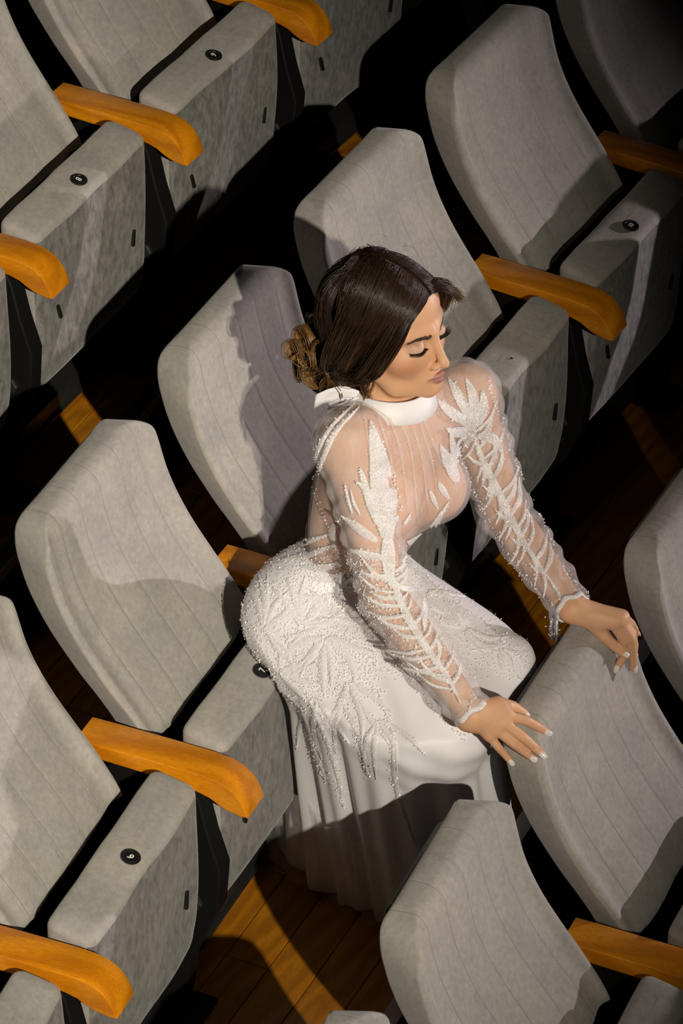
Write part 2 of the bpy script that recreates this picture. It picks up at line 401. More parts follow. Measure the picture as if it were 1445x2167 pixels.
def surface_nets(fn, lo, hi, h):
    lo = np.asarray(lo, float); hi = np.asarray(hi, float)
    B = 5; n = np.ceil((hi - lo) / (h * B)).astype(int) + 1
    ax = [lo[i] + h * B * np.arange(n[i]) for i in range(3)]
    C = np.stack(np.meshgrid(*ax, indexing='ij'), -1).astype(f32) + f32(h * (B - 1) / 2)
    Dc = fn(C.reshape(-1, 3)).reshape(n)
    act = np.abs(Dc) < h * B * 1.35
    D = np.repeat(np.repeat(np.repeat(Dc, B, 0), B, 1), B, 2).astype(f32)
    idx = np.argwhere(act)
    off = np.stack(np.meshgrid(*[np.arange(B)] * 3, indexing='ij'), -1).reshape(-1, 3)
    g = (idx[:, None, :] * B + off[None]).reshape(-1, 3)
    for s in range(0, len(g), 400000):
        q = g[s:s + 400000]; D[q[:, 0], q[:, 1], q[:, 2]] = fn((lo + q * h).astype(f32))
    ins = D < 0; N = np.array(D.shape)
    # cells with a sign change
    cnt = np.zeros(N - 1, np.int8)
    for i in (0, 1):
        for j in (0, 1):
            for k in (0, 1): cnt += ins[i:N[0] - 1 + i, j:N[1] - 1 + j, k:N[2] - 1 + k]
    cells = np.argwhere((cnt > 0) & (cnt < 8)); vid = -np.ones(N - 1, np.int64); vid[tuple(cells.T)] = np.arange(len(cells))
    acc = np.zeros((len(cells), 3)); w = np.zeros(len(cells))
    corners = [(i, j, k) for i in (0, 1) for j in (0, 1) for k in (0, 1)]
    for a in corners:
        for ax_ in range(3):
            if a[ax_]: continue
            b = list(a); b[ax_] = 1
            pa = cells + a; pb = cells + b; da = D[tuple(pa.T)]; db = D[tuple(pb.T)]; m = (da < 0) != (db < 0)
            t = np.where(m, da / np.where(da == db, 1, da - db), 0)
            pt = np.asarray(a, float) + t[:, None] * (np.asarray(b) - np.asarray(a)); acc[m] += pt[m]; w[m] += 1
    V = lo + (cells + acc / np.maximum(w, 1)[:, None]) * h
    Q = []
    for ax_ in range(3):
        u, v = [(1, 2), (2, 0), (0, 1)][ax_]
        sl0 = [slice(None)] * 3; sl1 = [slice(None)] * 3; sl0[ax_] = slice(0, -1); sl1[ax_] = slice(1, None)
        A, Bm = ins[tuple(sl0)], ins[tuple(sl1)]
        e = np.argwhere(A != Bm); e = e[(e[:, u] > 0) & (e[:, v] > 0) & (e[:, u] < N[u] - 1) & (e[:, v] < N[v] - 1)]
        fl = A[tuple(e.T)]; q = []
        for du, dv in ((1, 1), (0, 1), (0, 0), (1, 0)):
            c = e.copy(); c[:, u] -= du; c[:, v] -= dv; q.append(vid[tuple(c.T)])
        q = np.stack(q, 1); q[~fl] = q[~fl][:, ::-1]; Q.append(q)
    Q = np.concatenate(Q); Q = Q[(Q >= 0).all(1)]
    return V, Q
def keep_faces(V, Q, mask_fn):
    c = V[Q].mean(1); Q = Q[mask_fn(c)]; used, inv = np.unique(Q, return_inverse=True)
    return V[used], inv.reshape(Q.shape)
def relax(V, Q, n=2, lam=.5):
    for _ in range(n):
        S_ = np.zeros_like(V); C_ = np.zeros(len(V))
        for a, b in ((0, 1), (1, 2), (2, 3), (3, 0)):
            np.add.at(S_, Q[:, a], V[Q[:, b]]); np.add.at(S_, Q[:, b], V[Q[:, a]]); np.add.at(C_, Q[:, a], 1); np.add.at(C_, Q[:, b], 1)
        V = V + lam * (S_ / np.maximum(C_, 1)[:, None] - V)
    return V
def vnoise(p, s, seed=0):
    "cheap smooth pseudo-noise"
    p = p * s; k = seed * 1.7
    return (np.sin(p[:, 0] * 1.3 + 1.9 * np.sin(p[:, 1] * .9 + k) + k) + np.sin(p[:, 1] * 1.7 + 1.7 * np.sin(p[:, 2] * 1.1 + k)) + np.sin(p[:, 2] * 1.5 + 2.1 * np.sin(p[:, 0] * .8 + 2 * k))) / 3

def N3(v): v = np.asarray(v, float); return v / np.linalg.norm(v)
def at_z(u, v, z):
    w = cam_ray(u, v); return CAM_C + w * (z - CAM_C[2]) / w[2]
def at_t(u, v, t): return CAM_C + cam_ray(u, v) * t
def depth(P): return float(np.linalg.norm(np.asarray(P) - CAM_C))

# ------------------------------------------------------------------ skeleton (metres)
HIP = np.array([.386, .225, .697]); RS = np.array([.489, .307, 1.140]); LS = np.array([.196, .393, 1.080])
RE = np.array([.580, .425, .905]); LE = np.array([.148, .459, .807])
RW = np.array([.652, .626, .768]); LW = np.array([.302, .661, .766])
RK = np.array([.560, .528, .640]); LK = np.array([.376, .546, .634])
NB = np.array([.358, .332, 1.135]); HC = np.array([.345, .315, 1.290])
SM = (RS + LS) / 2
BR = N3([.95, -.29, .03]); BU = N3(SM - HIP); BF = N3(np.cross(BU, BR)); BR = np.cross(BF, BU)
TOR = np.stack([BR, BF, BU], 1)                               # torso axes as columns
SR = N3(RS - LS); SF = N3(np.cross(BU, SR)); CHE = np.stack([SR, SF, np.cross(SR, SF)], 1)
HF = N3([.144, .983, .11]); HU = N3([-.037, -.106, .994]); HR = N3(np.cross(HF, HU)); HU = np.cross(HR, HF)
HM = np.stack([HR, HF, HU], 1); HS = 1.05
def tl(c, x, y, z, M_=None): return np.asarray(c) + (TOR if M_ is None else M_) @ np.array([x, y, z])
HIPR = tl(HIP, .088, .0, -.02); HIPL = tl(HIP, -.088, .0, -.02)
WAI = HIP + (SM - HIP) * .46; CH = HIP + (SM - HIP) * .74

def torso_sdf(p, off=0.):
    d = ell(p, tl(HIP, 0, -.004, .0), (.141, .094, .108), TOR)
    d = smin(d, ell(p, tl(HIP, .060, -.034, -.016), (.072, .066, .078), TOR), .04)
    d = smin(d, ell(p, tl(HIP, -.060, -.034, -.016), (.072, .066, .078), TOR), .04)
    d = smin(d, ell(p, WAI, (.112, .083, .13), TOR), .06)
    d = smin(d, ell(p, tl(CH, 0, -.005, 0, CHE), (.132, .093, .135), CHE), .06)
    d = smin(d, ell(p, tl(SM, 0, -.015, -.035, CHE), (.145, .062, .06), CHE), .05)
    for s in (-1, 1): d = smin(d, ell(p, tl(SM, s * .068, .068, -.135, CHE), (.058, .056, .058), CHE), .035)
    for S_ in (RS, LS):
        d = smin(d, cone(p, NB + np.array([0, -.01, -.004]), S_ + np.array([0, 0, -.012]), .037, .043), .04)
        d = smin(d, ell(p, S_, (.052, .05, .052)), .03)
    return d - off
def neck_sdf(p): return cone(p, NB + np.array([0, -.005, -.01]), HC + HM @ np.array([0, -.028, -.055]), .052, .047)
def arm_sdf(p, S_, E_, W_, off=0.):
    d = chain(p, [S_, S_ * .55 + E_ * .45, E_], [.047, .041, .034]); f1 = E_ * .72 + W_ * .28
    d = smin(d, chain(p, [E_, f1, W_], [.034, .036, .0235]), .015)
    return d - off
def leg_sdf(p):
    d = None
    for a, b, an in ((HIPR, RK, (.36, .30, .17)), (HIPL, LK, (.24, .36, .17))):
        an = np.array(an); e = cone(p, a, b, .092, .060); e = smin(e, chain(p, [b, b * .7 + an * .3, an], [.058, .052, .033]), .03)
        toe = an + np.array([.02, .10, -.145]); e = smin(e, chain(p, [an, an * .4 + toe * .6 + np.array([0, 0, .0]), toe], [.033, .028, .02]), .02)
        d = e if d is None else smin(d, e, .02)
    return d
def head_local(p): return ((p - HC.astype(f32)) @ HM.astype(f32)) / f32(HS)
def sym(q): return np.concatenate([np.abs(q[:, :1]), q[:, 1:]], 1)
def head_sdf(p):
    q = head_local(p); m = sym(q)
    d = ell(q, (0, -.014, .042), (.0735, .094, .082))
    d = smin(d, ell(q, (0, .026, .052), (.0625, .056, .056)), .02)
    d = smin(d, ell(q, (0, .026, -.028), (.0565, .060, .078)), .03)
    d = smin(d, ell(m, (.040, .044, -.026), (.024, .026, .024)), .022)
    d = smin(d, cone(m, (.052, -.004, -.048), (.040, .030, -.078), .017, .014), .025)
    d = smin(d, cone(m, (.040, .030, -.078), (.010, .070, -.091), .014, .0125), .02)
    d = smin(d, ell(q, (0, .072, -.091), (.017, .014, .013)), .014)
    d = smin(d, ell(q, (0, .066, -.068), (.027, .022, .022)), .016)          # muzzle
    d = smin(d, cone(m, (.006, .080, .019), (.045, .062, .024), .0095, .008), .014)
    d = smax(d, -ell(m, (.0310, .095, -.001), (.0185, .0165, .0135)), .014)   # sockets
    d = smin(d, ell(m, (.0315, .0665, -.0005), (.0165, .0165, .0140)), .005)  # lids over the eyes
    d = smin(d, cone(q, (0, .084, .012), (0, .0985, -.030), .0066, .0076), .009)
    d = smin(d, ell(q, (0, .1015, -.0385), (.0088, .0095, .0080)), .007)
    d = smin(d, ell(m, (.0115, .0900, -.0425), (.0070, .0085, .0062)), .006)
    d = smax(d, -ell(m, (.0062, .0965, -.0475), (.0034, .0048, .0028)), .003)
    up = np.minimum(cone(m, (.0045, .0925, -.0615), (.0205, .0795, -.0660), .0046, .0026), cone(q, (0, .0915, -.0620), (0, .0905, -.0630), .0045, .0045))
    lo = cone(m, (.000, .0905, -.0715), (.0185, .0795, -.0677), .0058, .0028)
    d = smin(d, up, .0035); d = smin(d, lo, .004)
    d = smax(d, -cone(m, (0, .0985, -.0667), (.0205, .0840, -.0664), .0015, .0010), .002)
    d = smin(d, ell(m, (.0690, -.008, -.012), (.007, .017, .028)), .008)       # ears
    return d * HS

# ---- hands: joints from the photograph, depth from the seat back they rest on
def back_bvh(row, k):
    p, a = row_frame(row, k); me = BACKS[int(k) % 4]; Mw = Matrix.Translation(p) @ Matrix.Rotation(a, 4, 'Z')
    return BVHTree.FromPolygons([Mw @ v.co for v in me.vertices], [tuple(q.vertices) for q in me.polygons])
BV = back_bvh('C', 1)
def on_back(u, v, lift, fallback=None):
    w = cam_ray(u, v); h = BV.ray_cast(Vector(CAM_C), Vector(w))
    t = h[3] if h[0] is not None else fallback
    return CAM_C + w * (t - lift)
tRW, tLW = depth(RW), depth(LW)
tR0 = depth(on_back(1120, 1590, 0, tRW)); tL0 = depth(on_back(1310, 1390, 0, tLW))
def rh(u, v, f, up=0.):   # right hand point: f=0 at the wrist's depth, 1 on the seat back
    return at_t(u, v, tRW + (tR0 - .009 - tRW) * f - up)
HAND_R = [
    [rh(1052, 1488, .3), rh(1085, 1496, .75, .0), rh(1108, 1509, 1.0)],                                             # thumb
    [rh(1074, 1514, .45, .012), rh(1114, 1525, .7, .010), rh(1138, 1538, .9, .004), rh(1156, 1548, 1.0)],
    [rh(1066, 1530, .45, .014), rh(1106, 1560, .7, .014), rh(1130, 1581, .9, .006), rh(1147, 1596, 1.0)],
    [rh(1050, 1543, .45, .012), rh(1086, 1573, .7, .012), rh(1108, 1590, .9, .006), rh(1125, 1603, 1.0)],
    [rh(1034, 1556, .45, .008), rh(1053, 1580, .7, .010), rh(1067, 1596, .9, .005), rh(1079, 1610, 1.0)]]
def lh(u, v, f, up=0.): return at_t(u, v, tLW + (tL0 - .009 - tLW) * f - up)
HAND_L = [
    [lh(1250, 1318, .35, .018), lh(1278, 1347, .7, .030), lh(1301, 1368, .85, .036), lh(1319, 1383, .9, .034)],
    [lh(1296, 1318, .3, .020), lh(1321, 1356, .6, .020), lh(1320, 1387, .85, .006), lh(1306, 1412, 1.0)],
    [lh(1309, 1312, .3, .018), lh(1335, 1352, .6, .018), lh(1339, 1386, .85, .008), lh(1340, 1413, 1.0)],
    [lh(1312, 1308, .3, .014), lh(1337, 1340, .6, .012), lh(1342, 1365, .85, .004), lh(1341, 1386, 1.0)],
    [lh(1318, 1304, .3, .006), lh(1336, 1320, .6, .002), lh(1343, 1331, .8, .0), lh(1347, 1341, 1.0)]]
FR = [.0098, .0088, .0078, .0068]
def clear_back(P_, r):
    "keep a joint outside the seat back that the hand rests on"
    w = P_ - CAM_C; t = float(np.linalg.norm(w)); w = w / t; h = BV.ray_cast(Vector(CAM_C), Vector(w))
    return CAM_C + w * min(t, h[3] - r) if h[0] is not None else P_
HAND_L = [[clear_back(p_, .0085 if k else .009) for k, p_ in enumerate(c)] for c in HAND_L]; HAND_R = [[clear_back(p_, .0085) for p_ in c] for c in HAND_R]
def hand_sdf(p, Hd, W_):
    mc = [c[0] for c in Hd]; d = None
    fw = N3(mc[2] - W_)
    for i in range(1, 5):
        e = chain(p, [W_ + (mc[i] - mc[2]) * .45, W_ * .45 + mc[i] * .55, mc[i]], [.0165, .0125, .0108])
        d = e if d is None else smin(d, e, .014)
    d = smin(d, cone(p, W_ + (mc[1] - mc[4]) * .12, mc[0] * .6 + mc[1] * .4, .018, .014), .014)
    e = chain(p, [W_ + (mc[1] - mc[4]) * .15] + Hd[0], ([.017, .0125, .0105, .0078] if len(Hd[0]) == 3 else [.017, .0130, .0108, .0098, .0076])); d = smin(d, e, .010)
    for i in range(1, 5):
        k = [1, 1, 1.03, .98, .86][i]; d = smin(d, chain(p, Hd[i], [r * k for r in FR]), .0045)
    return d

def body_sdf(p):
    d = smin(torso_sdf(p), leg_sdf(p), .04)
    for S_, E_, W_ in ((RS, RE, RW), (LS, LE, LW)): d = smin(d, arm_sdf(p, S_, E_, W_), .025)
    d = smin(d, neck_sdf(p), .03)
    return d
def head_neck_sdf(p): return smin(head_sdf(p), smin(neck_sdf(p), torso_sdf(p), .03), .018)
NAX = N3(HC - NB)
neck_cut = NB + NAX * .035
def hand_full(p, Hd, E_, W_): return smin(hand_sdf(p, Hd, W_), arm_sdf(p, E_, E_, W_), .014)
parts = []
V, Q = surface_nets(body_sdf, (.0, -.05, .0), (.85, .85, 1.26), .006); V = relax(V, Q, 1)
wR, wL = N3(RW - RE), N3(LW - LE)
def axis_r(c): d_ = c - NB; return vlen(d_ - (d_ @ NAX)[:, None] * NAX)
def on_arm(c, S_, E_, W_): c = c.astype(f32); return arm_sdf(c, E_, E_, W_) < .016
V, Q = keep_faces(V, Q, lambda c: (((c - neck_cut) @ NAX < .006) | (axis_r(c) > .080)) & ~(((c - (RW - wR * .012)) @ wR > .004) & on_arm(c, RS, RE, RW)) & ~(((c - (LW - wL * .012)) @ wL > .004) & on_arm(c, LS, LE, LW)))
parts.append((V, Q))
V, Q = surface_nets(head_neck_sdf, HC - .17, HC + .17, .0017); V = relax(V, Q, 1, .35)
V, Q = keep_faces(V, Q, lambda c: ((c - neck_cut) @ NAX > -.004) & ((axis_r(c) < .083) | (head_sdf(c.astype(f32)) < .010))); parts.append((V, Q)); HEADV = V; HEADQ = Q
for Hd, E_, W_, ax in ((HAND_R, RE, RW, wR), (HAND_L, LE, LW, wL)):
    allp = np.array([q for c in Hd for q in c] + [W_]); V, Q = surface_nets(lambda p: hand_full(p, Hd, E_, W_), allp.min(0) - .035, allp.max(0) + .035, .0017)
    V = relax(V, Q, 1, .4); V, Q = keep_faces(V, Q, lambda c: (c - (W_ - ax * .012)) @ ax > -.004); parts.append((V, Q))
def join(parts):
    Vs, Qs, n = [], [], 0
    for V, Q in parts: Vs.append(V); Qs.append(Q + n); n += len(V)
    return np.concatenate(Vs), np.concatenate(Qs)
BVv, BQ = join(parts)
person = empty('person', (.395, .205, 0)); tag(person, 'seated woman in a white beaded gown, leaning forward with both hands on a seat back', 'person')
bpy.context.view_layer.update()
PINV = person.matrix_world.inverted()
def pchild(name, me, m=None, parent=None, smooth=True):
    o = link(name, me, m, parent if parent is not None else person, smooth)
    o.matrix_parent_inverse = PINV if parent is None else Matrix.Identity(4)
    return o
body_me = mesh_np('body', BVv, BQ)
# make-up: colours that belong to the skin
q = head_local(BVv.astype(f32)); m_ = sym(q); isface = (vlen(q) < .19)
col = np.tile(np.array([.690, .390, .228]), (len(BVv), 1))
def blend(mask, c, k=1.):
    global col
    mask = np.clip(mask, 0, 1)[:, None] * k * isface[:, None]; col = col * (1 - mask) + np.array(c) * mask
def gauss(c, r): return np.exp(-(((m_ - np.array(c)) / np.array(r)) ** 2).sum(1))
blend(gauss((.050, .050, -.034), (.020, .03, .017)), (.50, .180, .090), .85)                 # blush
lidc = ell(m_, (.0315, .0665, -.0005), (.0165, .0165, .0140))
blend((lidc < .0018) * (q[:, 2] > -.005), (.62, .40, .30), .8)
blend(np.exp(-((m_[:, 0] - .040) / .012) ** 2 - ((q[:, 2] - .011) / .0055) ** 2) * (q[:, 1] > .05), (.30, .145, .09), .7)
blend(((lidc < .0016) & (q[:, 2] < -.0042) & (q[:, 2] > -.0085)).astype(float), (.02, .012, .01), .95)    # liner
lip = np.minimum(cone(m_.astype(f32), (.003, .0925, -.0618), (.0205, .0800, -.0662), .0052, .0030), cone(m_.astype(f32), (.000, .0905, -.0716), (.0190, .0800, -.0680), .0064, .0033))
blend(np.clip(1 - lip / .0012, 0, 1) * (q[:, 1] > .07), (.42, .185, .165), .95)
at = body_me.color_attributes.new('skin_colour', 'FLOAT_COLOR', 'POINT'); at.data.foreach_set('color', np.concatenate([col, np.ones((len(col), 1))], 1).astype(f32).ravel())
M['skin'], nt, b = mat('skin', rough=.5); a_ = nt.nodes.new('ShaderNodeAttribute'); a_.attribute_name = 'skin_colour'; nt.links.new(a_.outputs['Color'], b.inputs['Base Color'])
b.inputs['Subsurface Weight'].default_value = .12; b.inputs['Subsurface Radius'].default_value = (.012, .005, .003); b.inputs['Subsurface Scale'].default_value = .5; b.inputs['Specular IOR Level'].default_value = .35
bump(nt, b, noise(nt, 900, 2, .5, coords(nt)).outputs[0], .05, .0006)
body = pchild('body', body_me, M['skin'])

# ------------------------------------------------------------------ the gown
M['satin'], nt, b = mat('white_crepe', (.86, .855, .89), .55); b.inputs['Sheen Weight'].default_value = .15
bump(nt, b, noise(nt, 700, 3, .6, coords(nt)).outputs[0], .12, .0008)
def sheer(name, colr, alpha):
    m, nt, b = mat(name, colr, .6); b.inputs['Specular IOR Level'].default_value = .25; b.inputs['Sheen Weight'].default_value = .2
    n = noise(nt, 60, 3, .6, coords(nt, (1, 1, .25))); r = ramp(nt, n.outputs[0], ((.3, (alpha * .75,) * 3), (.7, (min(1, alpha * 1.3),) * 3)))
    nt.links.new(r.outputs[0], b.inputs['Alpha']); return m
M['tulle'] = sheer('white_tulle', (.88, .84, .86), .28)
M['overtulle'] = sheer('skirt_tulle', (.82, .80, .82), .20)
M['lace'], nt, b = mat('white_embroidery', (.92, .905, .92), .45); 
v_ = coords(nt); nz = noise(nt, 420, 3, .75, v_); nt.links.new(ramp(nt, nz.outputs[0], ((.34, (.42,) * 3), (.58, (.96,) * 3))).outputs[0], b.inputs['Alpha']); bump(nt, b, nz.outputs[0], .6, .0015)
M['gather'] = sheer('gathered_tulle', (.85, .80, .77), .30)
M['beading'], nt, b = mat('beaded_embroidery', (.89, .88, .905), .4); bump(nt, b, noise(nt, 420, 3, .75, coords(nt)).outputs[0], .8, .002)
M['sequin'], _, b = mat('clear_sequin', (.90, .89, .91), .12); b.inputs['Specular IOR Level'].default_value = 1.0; b.inputs['Coat Weight'].default_value = .6; b.inputs['Coat Roughness'].default_value = .05
BFh = N3([BF[0], BF[1], 0]); BRh = N3([BFh[1], -BFh[0], 0])
def lower_skirt(p, off=0., ph=0.):
    z = p[:, 2]; t = np.clip(1 - z / .62, 0, 1)
    cx = .482 - .165 * t; cy = .405 - .060 * t
    ax_ = (p[:, 0] - cx); ay_ = (p[:, 1] - cy)
    a = ax_ * BRh[0] + ay_ * BRh[1]; f = ax_ * BFh[0] + ay_ * BFh[1]
    th = np.arctan2(a, f)
    ra = .165 - .045 * t; rf = .190 + .045 * t
    fold = (.045 + .10 * t) * (1.3 * (np.abs(np.sin(4.5 * th + .8 * np.sin(3 * th + ph) + .8 * t + ph)) - .6) + .35 * np.sin(19 * th + 4 * t + 2 * ph))
    ra = ra * (1 + fold); rf = rf * (1 + fold)
    train = 1 + .20 * t ** 3 * np.clip(-np.cos(th + .25), 0, 1) ** 2
    k = (np.abs(a / ra) ** 2.5 + np.abs(f / rf) ** 2.5) ** .4 / train
    d = (k - 1) * np.minimum(ra, rf) * .75
    d = np.maximum(d, z - .655)
    return np.maximum(d, .006 - z) - off
def thigh_skirt(p, off=.007):
    d = ell(p, tl(HIP, 0, -.004, .0), (.141, .094, .108), TOR)
    for s in (-1, 1): d = smin(d, ell(p, tl(HIP, s * .060, -.034, -.016), (.072, .066, .078), TOR), .05)
    d = smin(d, ell(p, WAI, (.112, .083, .13), TOR), .06)
    e = smin(cone(p, HIPR, RK, .082, .068), cone(p, HIPL, LK, .094, .066), .045)
    mid0, mid1 = (HIPR + HIPL) / 2 + np.array([0, 0, .02]), (RK + LK) / 2 + np.array([0, 0, .0])
    e = smin(e, cone(p, mid0, mid1, .07, .040), .05)
    d = smin(d, e, .05)
    w = .0035 * np.sin((p @ BU.astype(f32)) * 95 + 2.5 * np.sin((p @ BF.astype(f32)) * 14)) * np.clip(((p - HIP.astype(f32)) @ BF.astype(f32) - .05) * 6, 0, 1)
    return d - off - w
def skirt_sdf(p): return smin(thigh_skirt(p), lower_skirt(p), .075)
V, Q = surface_nets(skirt_sdf, (.02, -.06, -.03), (.80, .80, 1.0), .0055); V = relax(V, Q, 2)
V, Q = keep_faces(V, Q, lambda c: ((c - HIP) @ BU < .125) | ((c - HIP) @ BF > .13))
gown = empty('gown'); gown.parent = person; gown.matrix_parent_inverse = PINV
skirt_me = mesh_np('skirt', V, Q); skirt = pchild('skirt', skirt_me, M['satin'], gown)
V, Q = surface_nets(lambda p: lower_skirt(p, .010, 1.9), (.02, -.12, -.03), (.85, .80, .62), .0065); V = relax(V, Q, 2)
V, Q = keep_faces(V, Q, lambda c: (c[:, 2] < .30) & (c[:, 2] > .012)); over_me = mesh_np('overskirt', V, Q); pchild('overskirt', over_me, M['overtulle'], gown)
def pleat(p):
    "fine gathers running down from the collar"
    q = (p - NB.astype(f32)) @ CHE.astype(f32); th = np.arctan2(q[:, 0], -q[:, 2] + .02); r = vlen(q)
    return .0016 * np.sin(th * 46) * np.clip((r - .04) * 20, 0, 1) * np.clip((.22 - r) * 12, 0, 1)
def bodice_sdf(p):
    d = torso_sdf(p, .007) - pleat(p)
    for S_, E_, W_, o_ in ((RS, RE, RW, .013), (LS, LE, LW, .012)):
        ax_ = N3(W_ - S_).astype(f32)
        wr = .0032 * np.sin((p @ ax_) * 150 + 3 * np.sin((p @ BR.astype(f32)) * 40)) + .002 * vnoise(p, 60, 2)
        d = smin(d, arm_sdf(p, S_, E_, W_, o_) - wr, .022)
    return d
V, Q = surface_nets(bodice_sdf, (.02, .0, .60), (.80, .78, 1.25), .0045); V = relax(V, Q, 1)
def bod_keep(c):
    x = (c - HIP) @ BU; q = (c - CH) @ CHE; c32 = c.astype(f32)
    arm = np.minimum(arm_sdf(c32, RS, RE, RW), arm_sdf(c32, LS, LE, LW)) < .020
    k = (x > .112) | arm
    k &= ~(((c - neck_cut) @ NAX > -.012) & (axis_r(c) < .075))
    for W_, ax_ in ((RW, wR), (LW, wL)): k &= ~(((c - W_) @ ax_ > -.006) & (vlen(c - W_) < .10))
    openback = (q[:, 1] < -.035) & (q[:, 2] < .06) & (x > .16) & ~arm & (np.abs(q[:, 0]) < .105)
    return k & ~openback
V, Q = keep_faces(V, Q, bod_keep); bod_me = mesh_np('bodice', V, Q); bodice = pchild('bodice', bod_me, M['tulle'], gown)
# collar band and the bow behind it
def band(name, c0, ax_, fwd, r0, r1, h, drop, m, parent, n=48):
    s_ = N3(np.cross(fwd, ax_)); fw = np.cross(ax_, s_); rings = []
    for (k, o_) in ((0, 0), (.04, .0022), (.5, .003), (.96, .0022), (1, 0), (.96, -.0012), (.04, -.0012)):
        R_ = []
        for i in range(n):
            a = 2 * math.pi * i / n; r = r0 + (r1 - r0) * k + o_; dz = -drop * (1 - k * .35) * max(0, math.cos(a)) ** 2
            R_.append(c0 + ax_ * (h * k + dz) + (s_ * math.sin(a) * 1.04 + fw * math.cos(a)) * r)
        rings.append(np.array(R_))
    rings.append(rings[0]); V, F = loft(rings, False, False); me = mesh(name, V, F); fix_normals(me); return pchild(name, me, m, parent)
band('collar', NB + NAX * .010 + np.array([0, -.004, 0]), NAX, HF, .0745, .0605, .037, .011, M['satin'], gown)
def ribbon(name, pts, wdir, w, m, parent, thick=.0018, wave=.0):
    pts = [np.asarray(p_, float) for p_ in pts]; rings = []
    ts = np.linspace(0, len(pts) - 1, 14)
    for t in ts:
        i = min(int(t), len(pts) - 2); f = t - i; p_ = pts[i] * (1 - f) + pts[i + 1] * f; wd_ = N3(wdir); tn = N3(pts[i + 1] - pts[i]); nn = N3(np.cross(tn, wd_))
        ww = w if np.isscalar(w) else np.interp(t / (len(pts) - 1), np.linspace(0, 1, len(w)), w)
        R_ = []
        for u_, s_ in ((-1, 1), (-.33, 1), (.33, 1), (1, 1), (1, -1), (.33, -1), (-.33, -1), (-1, -1)): R_.append(p_ + wd_ * u_ * ww / 2 + nn * (s_ * thick / 2 + wave * math.sin(u_ * 5 + t * 3)))
        rings.append(np.array(R_))
    V, F = loft(rings); me = mesh(name, V, F); fix_normals(me); return pchild(name, me, m, parent)
NT = depth(NB + NAX * .03 - HF * .07) - .050
ribbon('collar_bow', [at_t(762, 838, NT - .012), at_t(722, 832, NT - .006), at_t(690, 838, NT + .004), at_t(666, 850, NT + .012)], HU + HF * .2, [.024, .030, .034, .026], M['satin'], gown, .002, .003)
ribbon('collar_bow', [at_t(758, 848, NT - .010), at_t(722, 856, NT + .002), at_t(694, 860, NT + .012)], HU + HF * .3, [.020, .026, .020], M['satin'], gown, .002, .003)
ribbon('collar_bow', [at_t(745, 850, NT), at_t(716, 880, NT + .02), at_t(700, 930, NT + .03)], HF, [.014, .020, .022], M['satin'], gown, .002, .002)
# beaded cuffs
for W_, ax_ in ((RW, wR), (LW, wL)):
    s_ = N3(np.cross(ax_, [0, 0, 1])); u_ = np.cross(s_, ax_); rings = []
    for k, o_ in ((-.010, .0), (-.009, .004), (-.004, .0055), (.001, .004), (.002, 0), (-.004, -.002)):
        rings.append(np.array([W_ + ax_ * (k + .002 * math.sin(5 * a)) + (s_ * math.cos(a) + u_ * math.sin(a)) * (.0295 + o_ * .7 + .0015 * math.sin(7 * a)) for a in np.linspace(0, 2 * math.pi, 40, endpoint=False)]))
    rings.append(rings[0]); V, F = loft(rings, False, False); me = mesh('cuff', V, F); fix_normals(me); pchild('cuff', me, M['lace'], gown)
# embroidery: every leaf lies on the cloth it is sewn to
def bvh(me): return BVHTree.FromPolygons([v.co for v in me.vertices], [tuple(p_.vertices) for p_ in me.polygons])
CLOTH = [bvh(bod_me), bvh(skirt_me)]
SEQ = []
def hit(u, v):
    w = Vector(cam_ray(u, v)); best = None
    for bv in CLOTH:
        h = bv.ray_cast(Vector(CAM_C), w)
        if h[0] is not None and (best is None or h[3] < best[3]): best = h
    if best is None: return None
    n = best[1] if best[1].dot(w) < 0 else -best[1]
    return np.array(best[0]), np.array(n)
def spline(pts, n):
    P = np.array(pts, float); k = len(P); x = np.linspace(0, k - 1, n); P2 = np.vstack([2 * P[0] - P[1], P, 2 * P[-1] - P[-2]]); out = []
    for t in x:
        i = min(int(t), k - 2); f = t - i; a, b_, c_, d_ = P2[i:i + 4]
        out.append(.5 * (2 * b_ + (c_ - a) * f + (2 * a - 5 * b_ + 4 * c_ - d_) * f ** 2 + (3 * b_ - a - 3 * c_ + d_) * f ** 3))
    return np.array(out)
